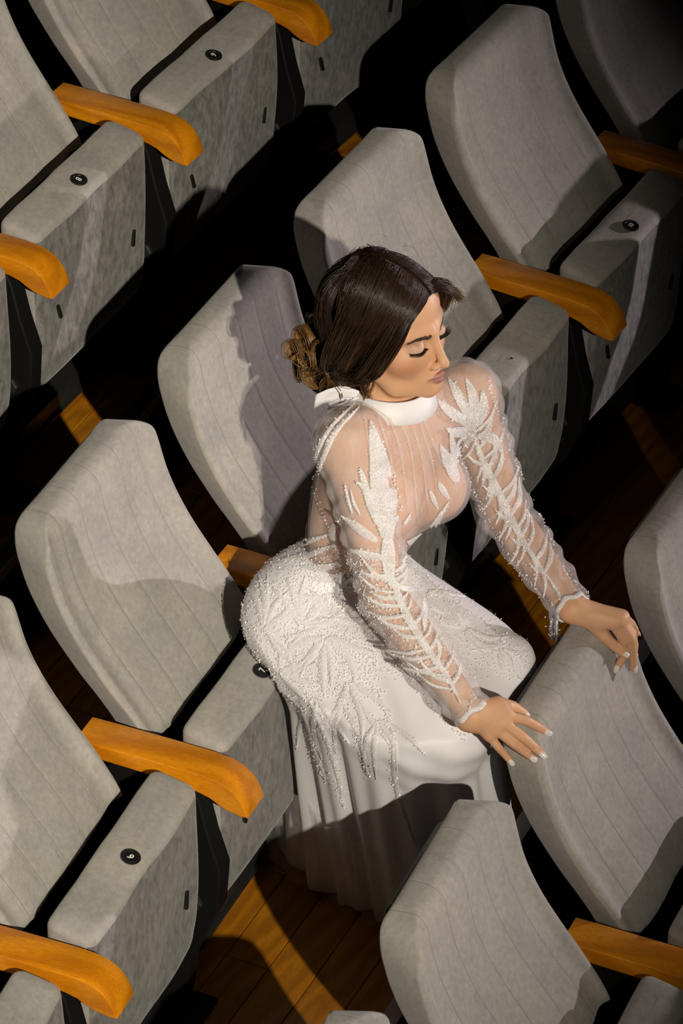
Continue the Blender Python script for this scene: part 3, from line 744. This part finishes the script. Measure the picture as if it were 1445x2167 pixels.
def leaf(pts, width, dens=1., solid=True, power=.75, m='lace', lift=1.):
    L = np.linalg.norm(np.diff(np.array(pts, float), axis=0), axis=1).sum(); n = max(5, int(L / 7)); C = spline(pts, n); T = np.gradient(C, axis=0); T /= np.maximum(np.linalg.norm(T, axis=1), 1e-6)[:, None]; Nn = np.stack([-T[:, 1], T[:, 0]], 1)
    W_ = width * np.sin(np.pi * np.clip(np.linspace(.06, .985, n), 0, 1) ** power) ** .8
    if solid:
        V, F, ids = [], [], -np.ones((n, 5), int)
        for i in range(n):
            for j in range(5):
                q_ = C[i] + Nn[i] * W_[i] * (j - 2) / 4; h = hit(*q_)
                if h is None: continue
                ids[i, j] = len(V); V.append(h[0] + h[1] * (.0012 + .0018 * (1 - (abs(j - 2) / 2) ** 2) + .0006 * ((i + j) % 2)))
        for i in range(n - 1):
            for j in range(4):
                f_ = (ids[i, j], ids[i + 1, j], ids[i + 1, j + 1], ids[i, j + 1])
                if min(f_) < 0: continue
                q4 = np.array([V[k] for k in f_])
                if max(np.linalg.norm(q4 - q4.mean(0), axis=1)) < .022: F.append(f_)
        if F:
            comp = list(range(len(V)))                       # keep the largest connected piece
            def root(x):
                while comp[x] != x: comp[x] = comp[comp[x]]; x = comp[x]
                return x
            for f_ in F:
                for k in f_[1:]: comp[root(k)] = root(f_[0])
            rs = [root(f_[0]) for f_ in F]; best = max(set(rs), key=rs.count); F = [f_ for f_, r_ in zip(F, rs) if r_ == best]
            us = sorted({k for f_ in F for k in f_}); ix = {k: i for i, k in enumerate(us)}
            pchild('gather' if m == 'gather' else 'embroidered_leaf', mesh('embroidered_leaf', [V[k] for k in us], [tuple(ix[k] for k in f_) for f_ in F]), M[m], gown)
    for _ in range(int(L * max(width, 8) * .016 * dens)):
        t = rng.random() * (n - 1); i = int(t); q_ = C[i] + Nn[i] * W_[i] * (rng.random() - .5) * 1.1 + rng.normal(0, 1.0, 2); h = hit(*q_)
        if h is not None: SEQ.append((h[0] + h[1] * .0035, h[1], rng.uniform(.0011, .0020)))
def spray(spine, n, length, width, a0, a1, sides=(1, -1), dens=1., t0=.05, t1=.95, jit=.15):
    C = spline(spine, 60)
    for k in range(n):
        for s_ in sides:
            t = t0 + (t1 - t0) * (k + .5 * (s_ > 0) + rng.uniform(-.2, .2)) / n; i = int(np.clip(t * 59, 1, 57)); T = C[i + 1] - C[i - 1]; T /= np.linalg.norm(T)
            an = s_ * (a0 + (a1 - a0) * t + rng.normal(0, jit)); d_ = np.array([T[0] * math.cos(an) - T[1] * math.sin(an), T[0] * math.sin(an) + T[1] * math.cos(an)])
            Ln = length * rng.uniform(.75, 1.2); bend = np.array([-d_[1], d_[0]]) * s_ * -Ln * .12
            leaf([C[i], C[i] + d_ * Ln * .5 + bend, C[i] + d_ * Ln], width * rng.uniform(.7, 1.2), dens)
def trail(pts, n, sp):
    C = spline(pts, n)
    for q_ in C:
        h = hit(*(q_ + rng.normal(0, sp, 2)))
        if h is not None: SEQ.append((h[0] + h[1] * .003, h[1], rng.uniform(.0012, .0021)))
# bodice
for pts, w_ in (([(819, 1137), (811, 1054), (800, 971), (783, 890)], 50), ([(797, 1109), (775, 1037), (761, 987)], 17), ([(790, 1060), (768, 1030), (752, 1018)], 12), ([(822, 1095), (836, 1054), (833, 998)], 15),
                ([(828, 1117), (841, 1090), (852, 1065)], 11), ([(834, 1130), (858, 1105), (868, 1085)], 9), ([(797, 1145), (758, 1117), (722, 1090)], 19), ([(814, 1181), (775, 1173), (739, 1163)], 17), ([(720, 1095), (703, 1126), (711, 1165)], 15),
                ([(819, 1131), (822, 1192), (828, 1247)], 28), ([(966, 1020), (947, 976), (930, 940)], 25), ([(948, 1054), (933, 1032), (927, 1018)], 13), ([(925, 1075), (914, 1050), (906, 1035)], 10), ([(960, 990), (958, 950), (950, 905)], 15),
                ([(878, 1150), (912, 1120), (950, 1060)], 16), ([(850, 1190), (880, 1165), (905, 1135)], 15), ([(835, 1160), (862, 1150), (890, 1128)], 12), ([(745, 1085), (735, 1050), (730, 1020)], 7), ([(762, 1090), (748, 1062), (742, 1035)], 7)):
    leaf(pts, w_, 1.0)
for pts in ([(755, 850), (700, 905), (668, 965), (662, 1010), (676, 1060), (700, 1120)], [(760, 862), (712, 912), (684, 970), (672, 1010)]): leaf(pts, 12, 2.2, power=1.)
for x0, x1, y1 in ((770, 782, 1000), (798, 836, 1040), (820, 862, 1080), (842, 884, 1110), (862, 905, 1080), (880, 925, 1050), (892, 945, 1000)): leaf([(x0, 880), ((x0 + x1) / 2 + 6, 960), (x1, y1)], 5, .25, power=.6, m='gather')
# right sleeve
SPR = [(826, 1200), (838, 1250), (862, 1305), (905, 1375), (945, 1430), (975, 1490)]
leaf(SPR, 16, 1.6, power=1.); spray(SPR, 14, 84, 9, 2.2, 2.5, (1,), 1.2); spray(SPR, 11, 52, 8, 2.1, 2.4, (-1,), 1.2)
for pts in ([(735, 1170), (748, 1260), (790, 1345), (860, 1430), (930, 1515), (985, 1565)],): trail(pts, 160, 3)
leaf([(1000, 1470), (996, 1515), (990, 1555)], 11, 2.)
# left sleeve
SPL = [(1000, 900), (1016, 960), (1050, 1030), (1088, 1110), (1130, 1180), (1190, 1262)]
leaf(SPL, 15, 1.6, power=1.); spray(SPL, 14, 78, 9, 2.3, 2.5, (-1,), 1.2); spray(SPL, 13, 70, 9, .5, .6, (1,), 1.2); spray(SPL, 6, 44, 9, 2.4, 2.6, (1,), 1.)
for pts in ([(1003, 905), (950, 870), (925, 845)], [(1003, 900), (970, 840), (948, 800)], [(1005, 895), (1000, 840), (985, 800)], [(1008, 900), (1022, 860), (1020, 825)], [(1000, 910), (965, 915), (940, 905)], [(1002, 920), (975, 940), (965, 970)], [(1012, 920), (1045, 930), (1060, 960)]): leaf(pts, 22, 1.5)
trail([(968, 960), (1000, 1030), (1030, 1090), (1075, 1170), (1130, 1240), (1195, 1300)], 130, 3); trail([(1030, 800), (1062, 900), (1100, 1000), (1150, 1110), (1195, 1210), (1250, 1262)], 150, 2.5)
# waist lace and skirt
for pts in ([(592, 1165), (640, 1150), (700, 1128)], [(600, 1185), (650, 1175), (712, 1150)], [(640, 1200), (690, 1200), (725, 1185)], [(660, 1225), (705, 1225), (735, 1205)], [(690, 1262), (725, 1255), (742, 1235)]): leaf(pts, 15, 2.0)
for c_, angs, L_, w_ in (((560, 1330), (-120, -100, -80, -62, -45, -28, 40, 60), 95, 15), ((640, 1330), (-125, -105, -85, -65, -48, -30), 100, 16), ((700, 1310), (-60, -35, -10, 160, 185, 210, 235), 85, 15),
                         ((690, 1345), (95, 75, 55, 120, 140, 20), 115, 18), ((590, 1420), (-70, -50, -25, -5, 20, 150, 45), 80, 13), ((740, 1440), (60, 80, 100, 120, 40), 130, 15), ((670, 1475), (50, 70, 90, 110), 120, 13), ((800, 1520), (70, 90, 110, 50), 110, 13),
                         ((980, 1330), (-150, -130, 10, 30, 50, -165), 80, 14), ((900, 1250), (10, 30, 60, 85, 200), 70, 13), ((1060, 1370), (30, 60, 90, 170, 200), 50, 12)):
    for a_ in angs:
        r_ = math.radians(a_ + rng.normal(0, 5)); Ln = L_ * rng.uniform(.8, 1.2); d_ = np.array([math.cos(r_), math.sin(r_)]); pn = np.array([-d_[1], d_[0]]) * Ln * rng.uniform(-.15, .15); c2 = np.array(c_) + d_ * 8
        leaf([c2, c2 + d_ * Ln * .5 + pn, c2 + d_ * Ln], w_, .85, m='beading')
for pts in ([(650, 1470), (690, 1560), (715, 1640), (728, 1710)], [(800, 1460), (830, 1550), (835, 1640), (850, 1710), (880, 1790)], [(640, 1500), (665, 1580), (690, 1650)], [(720, 1480), (760, 1560), (780, 1640)], [(535, 1380), (580, 1440), (640, 1500)], [(512, 1250), (515, 1310), (535, 1380), (590, 1450)], [(880, 1205), (950, 1270), (1040, 1335), (1098, 1395)]):
    leaf(pts, 11, 2.0, power=1.); trail(pts, 90, 6)
for _ in range(3200):
    h = hit(rng.uniform(505, 800), rng.uniform(1160, 1480))
    if h is not None: SEQ.append((h[0] + h[1] * .0028, h[1], rng.uniform(.0008, .0017)))
for _ in range(1800):
    h = hit(rng.uniform(700, 1120), rng.uniform(1180, 1440))
    if h is not None: SEQ.append((h[0] + h[1] * .0028, h[1], rng.uniform(.0008, .0016)))
def sequins(seq, name, parent):
    n = len(seq); C = np.array([s_[0] for s_ in seq]); Nn = np.array([s_[1] for s_ in seq]); r = np.array([s_[2] for s_ in seq])
    Nn = Nn + rng.normal(0, .45, (n, 3)); Nn /= np.linalg.norm(Nn, axis=1)[:, None]
    X = np.cross(Nn, rng.normal(0, 1, (n, 3))); X /= np.linalg.norm(X, axis=1)[:, None]; Y = np.cross(Nn, X)
    V = np.concatenate([(C + Nn * r[:, None] * .5)[:, None]] + [(C + r[:, None] * (X * math.cos(a) + Y * math.sin(a)))[:, None] for a in np.arange(6) * math.pi / 3], 1).reshape(-1, 3)
    base = np.arange(n)[:, None] * 7; F = np.concatenate([np.concatenate([base, base + 1 + k, base + 1 + (k + 1) % 6], 1) for k in range(6)])
    return tag(pchild(name, mesh_np(name, V, F), M['sequin'], parent, smooth=False), kind='stuff')
# loose fringe hanging from the left cuff
FT = np.array(LW) - wL * .045 + np.array([.0, -.012, -.028]); FSEQ = []
for k in range(4):
    x = np.array([.008 * (k - 1.5), .006 * (k - 1.5), 0]); pts = [FT + x, FT + x * 1.3 + np.array([.004 * math.sin(k * 2), 0, -.04]), FT + x * .9 + np.array([.003, .002 * k, -.075 - .012 * (k % 2)])]
    ribbon('cuff_fringe', pts, N3([.6, .5, .1 * (k - 1)]), [.014, .016, .006], M['lace'], gown, .0015, .003)
    for _ in range(40):
        t = rng.random(); p_ = pts[0] * (1 - t) + pts[2] * t; SEQ.append((p_ + rng.normal(0, .004, 3), N3(rng.normal(0, 1, 3) + np.array([1, .5, .5])), rng.uniform(.001, .0018)))
sequins(SEQ, 'sequins', gown)

# ------------------------------------------------------------------ hair, lashes, brows, nails
def hw3(q): return HC + HM @ (np.asarray(q) * HS)
M['hair'], nt, b = mat('brown_hair', rough=.36); a_ = nt.nodes.new('ShaderNodeAttribute'); a_.attribute_name = 'strand_colour'; nt.links.new(a_.outputs['Color'], b.inputs['Base Color']); b.inputs['Specular IOR Level'].default_value = .55
SKC, SKR = np.array([0, -.014, .042]), np.array([.0735, .094, .082])
def cap_sdf(p):
    q = head_local(p); d = ell(q, (0, -.016, .042), (.0765, .0965, .0845))
    d = smin(d, ell(q, (0, .026, .053), (.0640, .0580, .0585)), .02)
    d = smin(d, ell(q, (0, -.050, -.035), (.062, .052, .055)), .03)
    d = smax(d, q[:, 1] - (.072 + .40 * (q[:, 2] - .072)) - .006 * np.cos(q[:, 0] * 40), .008)
    d = smax(d, -.088 - q[:, 2], .01)
    return d * HS
head_bvh = BVHTree.FromPolygons([tuple(v) for v in HEADV], [tuple(int(i) for i in q_) for q_ in HEADQ])
def face_px(u, v):
    h = head_bvh.ray_cast(Vector(CAM_C), Vector(cam_ray(u, v))); return (HM.T @ (np.array(h[0]) - HC)) / HS
EDGE = np.array([face_px(*q_) for q_ in ((889, 641), (870, 682), (851, 724), (822, 768), (790, 800))])
V, Q = surface_nets(cap_sdf, HC - .17, HC + .17, .003); V = relax(V, Q, 2)
DARK, MID, GOLD = np.array([.026, .0135, .0080]), np.array([.075, .036, .016]), np.array([.40, .21, .070])
M['hair_base'], _, _ = mat('hair_base', (.026, .0135, .0080), .8, Specular_IOR_Level=.1); pchild('hair_base', mesh_np('hair_base', V, Q), M['hair_base'])
ST_V, ST_Q, ST_C = [], [], []; stn = [0]
def strands(P, r, colr):
    "P (n, m, 3) paths, r (n, m) radii, colr (n, m, 3): three-sided tubes"
    n, m, _ = P.shape; T = np.gradient(P, axis=1); T /= np.maximum(np.linalg.norm(T, axis=2), 1e-9)[..., None]
    A = np.cross(T, np.array([.31, .52, .79])); A /= np.maximum(np.linalg.norm(A, axis=2), 1e-9)[..., None]; Bn = np.cross(T, A)
    V = np.stack([P + r[..., None] * (A * math.cos(k * 2.0944) + Bn * math.sin(k * 2.0944)) for k in range(3)], 2).reshape(-1, 3)
    idx = np.arange(n * m * 3).reshape(n, m, 3); q = []
    for k in range(3): q.append(np.stack([idx[:, :-1, k], idx[:, 1:, k], idx[:, 1:, (k + 1) % 3], idx[:, :-1, (k + 1) % 3]], -1).reshape(-1, 4))
    ST_V.append(V); ST_Q.append(np.concatenate(q) + stn[0]); stn[0] += len(V); ST_C.append(np.repeat(colr.reshape(-1, 3), 3, 0))
def catmull(ctrl, m):
    ctrl = np.asarray(ctrl); k = ctrl.shape[1]; P2 = np.concatenate([2 * ctrl[:, :1] - ctrl[:, 1:2], ctrl, 2 * ctrl[:, -1:] - ctrl[:, -2:-1]], 1); out = []
    for t in np.linspace(0, k - 1, m):
        i = min(int(t), k - 2); f = t - i; a, b_, c_, d_ = P2[:, i], P2[:, i + 1], P2[:, i + 2], P2[:, i + 3]
        out.append(.5 * (2 * b_ + (c_ - a) * f + (2 * a - 5 * b_ + 4 * c_ - d_) * f ** 2 + (3 * b_ - a - 3 * c_ + d_) * f ** 3))
    return np.stack(out, 1)
def push_out(P, delta):
    for c_, r_ in ((SKC, SKR), (np.array([0, .026, .053]), np.array([.0635, .0575, .0580])), (SKC, SKR)):
        q = (P - c_) / r_; k = np.linalg.norm(q, axis=-1); need = 1 + delta; f = np.where(k < need, need / np.maximum(k, 1e-6), 1); P = c_ + q * f[..., None] * r_
    return P
BUN = np.array([.022, -.118, -.078])
def side_hair(s, n):
    p = rng.random(n) ** .9; j = rng.normal(0, 1, (n, 3)) * .0025
    part = np.stack([s * (.003 + .002 * rng.random(n)) - .004 * (1 - p), .070 - .118 * p, .078 + .048 * np.sin(np.clip(p, 0, 1) * 2.0)], 1)
    if s > 0:
        c1 = np.stack([.046 + .012 * p, .064 - .108 * p, .062 + .036 * p], 1)
        c2 = np.stack([.080 + .002 * p, .036 - .090 * p, .018 + .020 * p], 1)
        c3 = np.stack([.084 - .006 * p, -.010 - .075 * p, -.038 + .0 * p], 1)
        c4 = np.stack([.060 - .01 * p, -.070 - .030 * p, -.068 + .01 * p], 1)
        w_ = np.clip(1 - p * 2.2, 0, 1)[:, None] ** 1.5; out_ = np.array([.006, 0, .002])
        c1 = c1 * (1 - w_) + (EDGE[1] + out_) * w_; c2 = c2 * (1 - w_) + (EDGE[2] * .5 + EDGE[3] * .5 + out_) * w_; c3 = c3 * (1 - w_) + (EDGE[4] + out_ * 1.3) * w_
    else:
        c1 = np.stack([-.042 - .014 * p, .070 - .112 * p, .070 + .030 * p], 1)
        c2 = np.stack([-.086 + .004 * p, .062 - .110 * p, .042 + .0 * p], 1)
        c3 = np.stack([-.096 + .014 * p, .018 - .085 * p, -.020 + .01 * p], 1)
        c4 = np.stack([-.062 + .01 * p, -.060 - .040 * p, -.062 + .01 * p], 1)
    c5 = BUN + rng.normal(0, .016, (n, 3)); lock = (p * 16).astype(int); lo = np.random.default_rng(5).normal(0, .0035, (40, 3))[lock]
    ctrl = np.stack([part + j * .25, c1 + j + lo, c2 + j * 1.3 + lo * 1.4, c3 + j * 1.5 + lo * 1.8, c4 + j * 1.6 + lo, c5], 1)
    P = catmull(ctrl, 22); t = np.linspace(0, 1, 22)
    wav = np.sin(t[None] * 15 + lock[:, None] * 1.7) * .0035 * np.clip(t * 2 - .3, 0, 1)[None]
    P[..., 0] += wav * s; P[..., 2] += wav * .7
    P = push_out(P, (.055 + .065 * rng.random(n))[:, None] * np.clip(.78 + t * 1.2, 0, 1)[None])
    W_ = P @ (HM.T * HS) + HC
    gl = np.clip((t - .35) * 1.5, 0, 1)[None, :, None] * (rng.random(n) < .38)[:, None, None] * rng.uniform(.2, .9, n)[:, None, None]
    br = rng.uniform(.5, 1.6, n)[:, None, None]; colr = (DARK * (1 - gl) + GOLD * gl) * br
    strands(W_, np.full(P.shape[:2], .00060) * (1 - .35 * t[None]) * rng.uniform(.8, 1.4, n)[:, None], colr)
side_hair(1, 3600); side_hair(-1, 2000)
def back_hair(n):
    th = rng.uniform(-1.5, 1.5, n); top = np.stack([.02 * np.sin(th), -.045 - .01 * np.cos(th), .126 + 0 * th], 1)
    c1 = np.stack([.082 * np.sin(th), -.05 - .055 * np.cos(th), .085 + 0 * th], 1); c2 = np.stack([.088 * np.sin(th), -.05 - .072 * np.cos(th), .02 + 0 * th], 1); c3 = np.stack([.060 * np.sin(th), -.055 - .065 * np.cos(th), -.04 + 0 * th], 1); c4 = BUN + rng.normal(0, .014, (n, 3))
    j = rng.normal(0, .003, (n, 5, 3)); P = catmull(np.stack([top, c1, c2, c3, c4], 1) + j, 18); P = push_out(P, (.055 + .05 * rng.random(n))[:, None] * np.ones((1, 18)))
    t = np.linspace(0, 1, 18); gl = np.clip(t * 1.5 - .7, 0, 1)[None, :, None] * (rng.random(n) < .3)[:, None, None] * .6
    strands(P @ (HM.T * HS) + HC, np.full(P.shape[:2], .0006), (DARK * (1 - gl) + GOLD * gl) * rng.uniform(.5, 1.5, n)[:, None, None])
back_hair(900)
# curls gathered low at the nape
def curl(c, R_, ax, a0, turns, n, gold, rise=.01, wid=.007):
    c = np.asarray(c) + np.array([0, 0, .010])
    ax = N3(ax); e1 = N3(np.cross(ax, [.2, .3, .9])); e2 = np.cross(ax, e1); t = np.linspace(0, 1, 22); o_ = np.outer(rng.normal(0, wid * 1.5, n), ax) + rng.normal(0, .0017, (n, 3))
    a = a0 + turns * 2 * math.pi * t; rr = R_ * (1 - .35 * t)
    base = np.asarray(c) + rr[:, None] * (np.cos(a)[:, None] * e1 + np.sin(a)[:, None] * e2) + (t[:, None] - .5) * rise * ax
    tap = (1 - .65 * np.abs(2 * t - 1) ** 3); P = base[None] + o_[:, None, :] * tap[None, :, None]
    g = np.clip(gold + rng.normal(0, .22, n), 0, 1)[:, None, None] * np.clip(.25 + t * 1.3, 0, 1)[None, :, None]
    strands(P @ (HM.T * HS) + HC, np.full(P.shape[:2], .00058), (MID * .6 * (1 - g) + GOLD * g) * rng.uniform(.55, 1.35, n)[:, None, None])
for c, R_, ax, a0, tu, g in (((.046, -.100, -.056), .034, (1, .3, .2), .3, 1.0, .30), ((.050, -.112, -.100), .034, (1, -.2, .3), 2.0, 1.1, .45), ((.034, -.140, -.050), .030, (.9, -.4, .1), 1.0, 1.1, .65),
                            ((.040, -.148, -.100), .030, (.8, -.6, .1), 4.6, 1.1, .5), ((.024, -.122, -.128), .028, (.7, -.2, .7), .5, 1.0, .5), ((-.010, -.135, -.080), .036, (.2, -1, .2), 2.5, 1.1, .35), ((.052, -.082, -.112), .024, (1, .2, -.2), 4.0, 1.2, .40),
                            ((.050, -.128, -.074), .022, (1, -.4, .2), .9, 1.2, .70), ((.044, -.158, -.072), .020, (.9, -.5, .3), 2.2, 1.2, .8), ((.0, -.150, -.055), .026, (.3, -.9, .3), 1.2, 1.2, .5)):
    curl(c, R_, ax, a0, tu, 240, g, .012, .0062)
# a swept wave standing off the temple on her left, wisps by the ear and on the crown
def lockpath(ctrl, n, wid, gold, r=.0006):
    ctrl = np.array(ctrl); o_ = rng.normal(0, wid, (n, 1, 3)); P = catmull(ctrl[None] + o_ * np.linspace(.3, 1, len(ctrl))[None, :, None], 20); t = np.linspace(0, 1, 20)
    g = np.clip(gold + rng.normal(0, .15, n), 0, 1)[:, None, None] * np.clip(t * 1.6 - .5, 0, 1)[None, :, None]
    strands(P @ (HM.T * HS) + HC, np.full(P.shape[:2], r) * (1 - .5 * t[None]), (DARK * (1 - g) + GOLD * g) * rng.uniform(.6, 1.5, n)[:, None, None])
lockpath([(-.006, .068, .080), (-.032, .080, .082), (-.060, .084, .064), (-.080, .080, .042), (-.094, .074, .030)], 260, .0045, .45)
lockpath([(-.006, .064, .084), (-.038, .070, .086), (-.068, .068, .064), (-.088, .056, .036), (-.096, .040, .006)], 300, .006, .25)
lockpath(list(EDGE + np.array([.005, .001, .003])) + [(.070, -.045, -.078), (.05, -.09, -.08)], 420, .0032, .40)
lockpath([(.070, .030, -.01), (.079, .016, -.040), (.070, .006, -.070), (.074, -.004, -.088)], 26, .002, .6, .0004)
lockpath([(.078, .010, -.03), (.074, -.012, -.070), (.062, -.014, -.105), (.070, -.020, -.125)], 60, .004, .6, .00045)
for _ in range(60):
    p = rng.random(); q0 = np.array([rng.normal(0, .03), .05 - .1 * p, .128 - abs(rng.normal(0, .01))]); d_ = rng.normal(0, 1, 3); d_[2] = abs(d_[2]) + .4
    lockpath([q0, q0 + N3(d_) * .008, q0 + N3(d_ + np.array([.5, -1, 0])) * .016 + np.array([0, -.006, 0])], 1, .001, 0, .00025)
HVv, HQq, HCc = np.concatenate(ST_V), np.concatenate(ST_Q), np.concatenate(ST_C)
hair_me = mesh_np('hair', HVv, HQq); at = hair_me.color_attributes.new('strand_colour', 'FLOAT_COLOR', 'POINT'); at.data.foreach_set('color', np.concatenate([HCc, np.ones((len(HCc), 1))], 1).astype(f32).ravel())
pchild('hair', hair_me, M['hair'])
def face_pt(x, z):
    h = head_bvh.ray_cast(Vector(hw3((x, .2, z))), Vector(-HF)); return np.array(h[0]), np.array(h[1])
M['lash'], _, _ = mat('black_lash', (.008, .006, .005), .5); M['brow'], _, _ = mat('brown_brow', (.045, .022, .012), .6)
def strand_obj(name, paths, r, m):
    P = np.array(paths); keep = (ST_V[:], ST_Q[:], ST_C[:], stn[0]); ST_V.clear(); ST_Q.clear(); ST_C.clear(); stn[0] = 0
    t = np.linspace(0, 1, P.shape[1]); strands(P, np.full(P.shape[:2], r) * (1 - .75 * t[None]), np.zeros(P.shape)); me = mesh_np(name, ST_V[0], ST_Q[0]); return pchild(name, me, m)
for s in (1, -1):
    L_ = []
    for k in range(46):
        u_ = (k + rng.uniform(-.3, .3)) / 45; x = s * (.0165 + .0315 * u_); zz = -.0062 - .0018 * math.sin(math.pi * u_) + .002 * u_
        p_, n_ = face_pt(x, zz); out = N3(HF * .75 + HR * s * (.15 + .75 * u_) - HU * .25); ln = .0075 + .0050 * u_
        L_.append([p_ - n_ * .0005, p_ + out * ln * .4 - HU * .0010, p_ + out * ln * .8 + HU * .0006, p_ + out * ln + HU * .0036])
    strand_obj('eyelashes', L_, .00050, M['lash'])
    B_ = []
    for k in range(420):
        u_ = rng.random(); x = s * (.0115 + .036 * u_); z0 = .0135 + .0085 * u_ - .0065 * max(0, u_ - .68) * 3 + rng.normal(0, .0021 * (1 - .6 * u_)); p_, n_ = face_pt(x, z0)
        d_ = N3(HR * s * (.6 + u_) + HU * (.75 - 1.0 * u_)); d_ = N3(d_ - n_ * (d_ @ n_)); ln = .0065
        B_.append([p_ + n_ * .0003, p_ + d_ * ln * .4 + n_ * .0011, p_ + d_ * ln * .8 + n_ * .0009, p_ + d_ * ln + n_ * .0005])
    strand_obj('eyebrow', B_, .00034, M['brow'])
M['nail'], _, b = mat('white_nail_varnish', (.80, .745, .72), .22); b.inputs['Coat Weight'].default_value = .5
for Hd, W_ in ((HAND_R, RW), (HAND_L, LW)):
    mc = [c[0] for c in Hd]; back = N3(np.cross(mc[1] - W_, mc[4] - W_)); back = back if back @ (CAM_C - W_) > 0 else -back
    for i, c in enumerate(Hd):
        tip, pr_ = c[-1], c[-2]; ax_ = N3(tip - pr_); k = [1, 1, 1.03, .98, .86][i]
        ref = back if i else N3(back + N3(CAM_C - tip))
        pc = c[0] if len(c) > 3 else W_; bend = N3(np.cross(ax_, np.cross(ref, ax_)))
        sd = N3(np.cross(ax_, bend)); nn = np.cross(sd, ax_); rr = .0068 * k; rings = []
        for t in np.linspace(0, 1, 8):
            wd_ = .0054 * k * (math.sin(math.pi * (.22 + .56 * t)) ** .7); y = -.0055 + .0150 * t
            R_ = []
            for a in np.linspace(-1, 1, 7): R_.append(tip + ax_ * y + sd * wd_ * a + nn * (rr * (1.06 - .22 * a * a) + .0006 * math.sin(math.pi * t)))
            for a in np.linspace(1, -1, 7): R_.append(tip + ax_ * y + sd * wd_ * a + nn * (rr * (1.06 - .22 * a * a) - .0010))
            rings.append(np.array(R_))
        V, F = loft(rings); me = mesh('fingernail', V, F); fix_normals(me); pchild('fingernail', me, M['nail'])
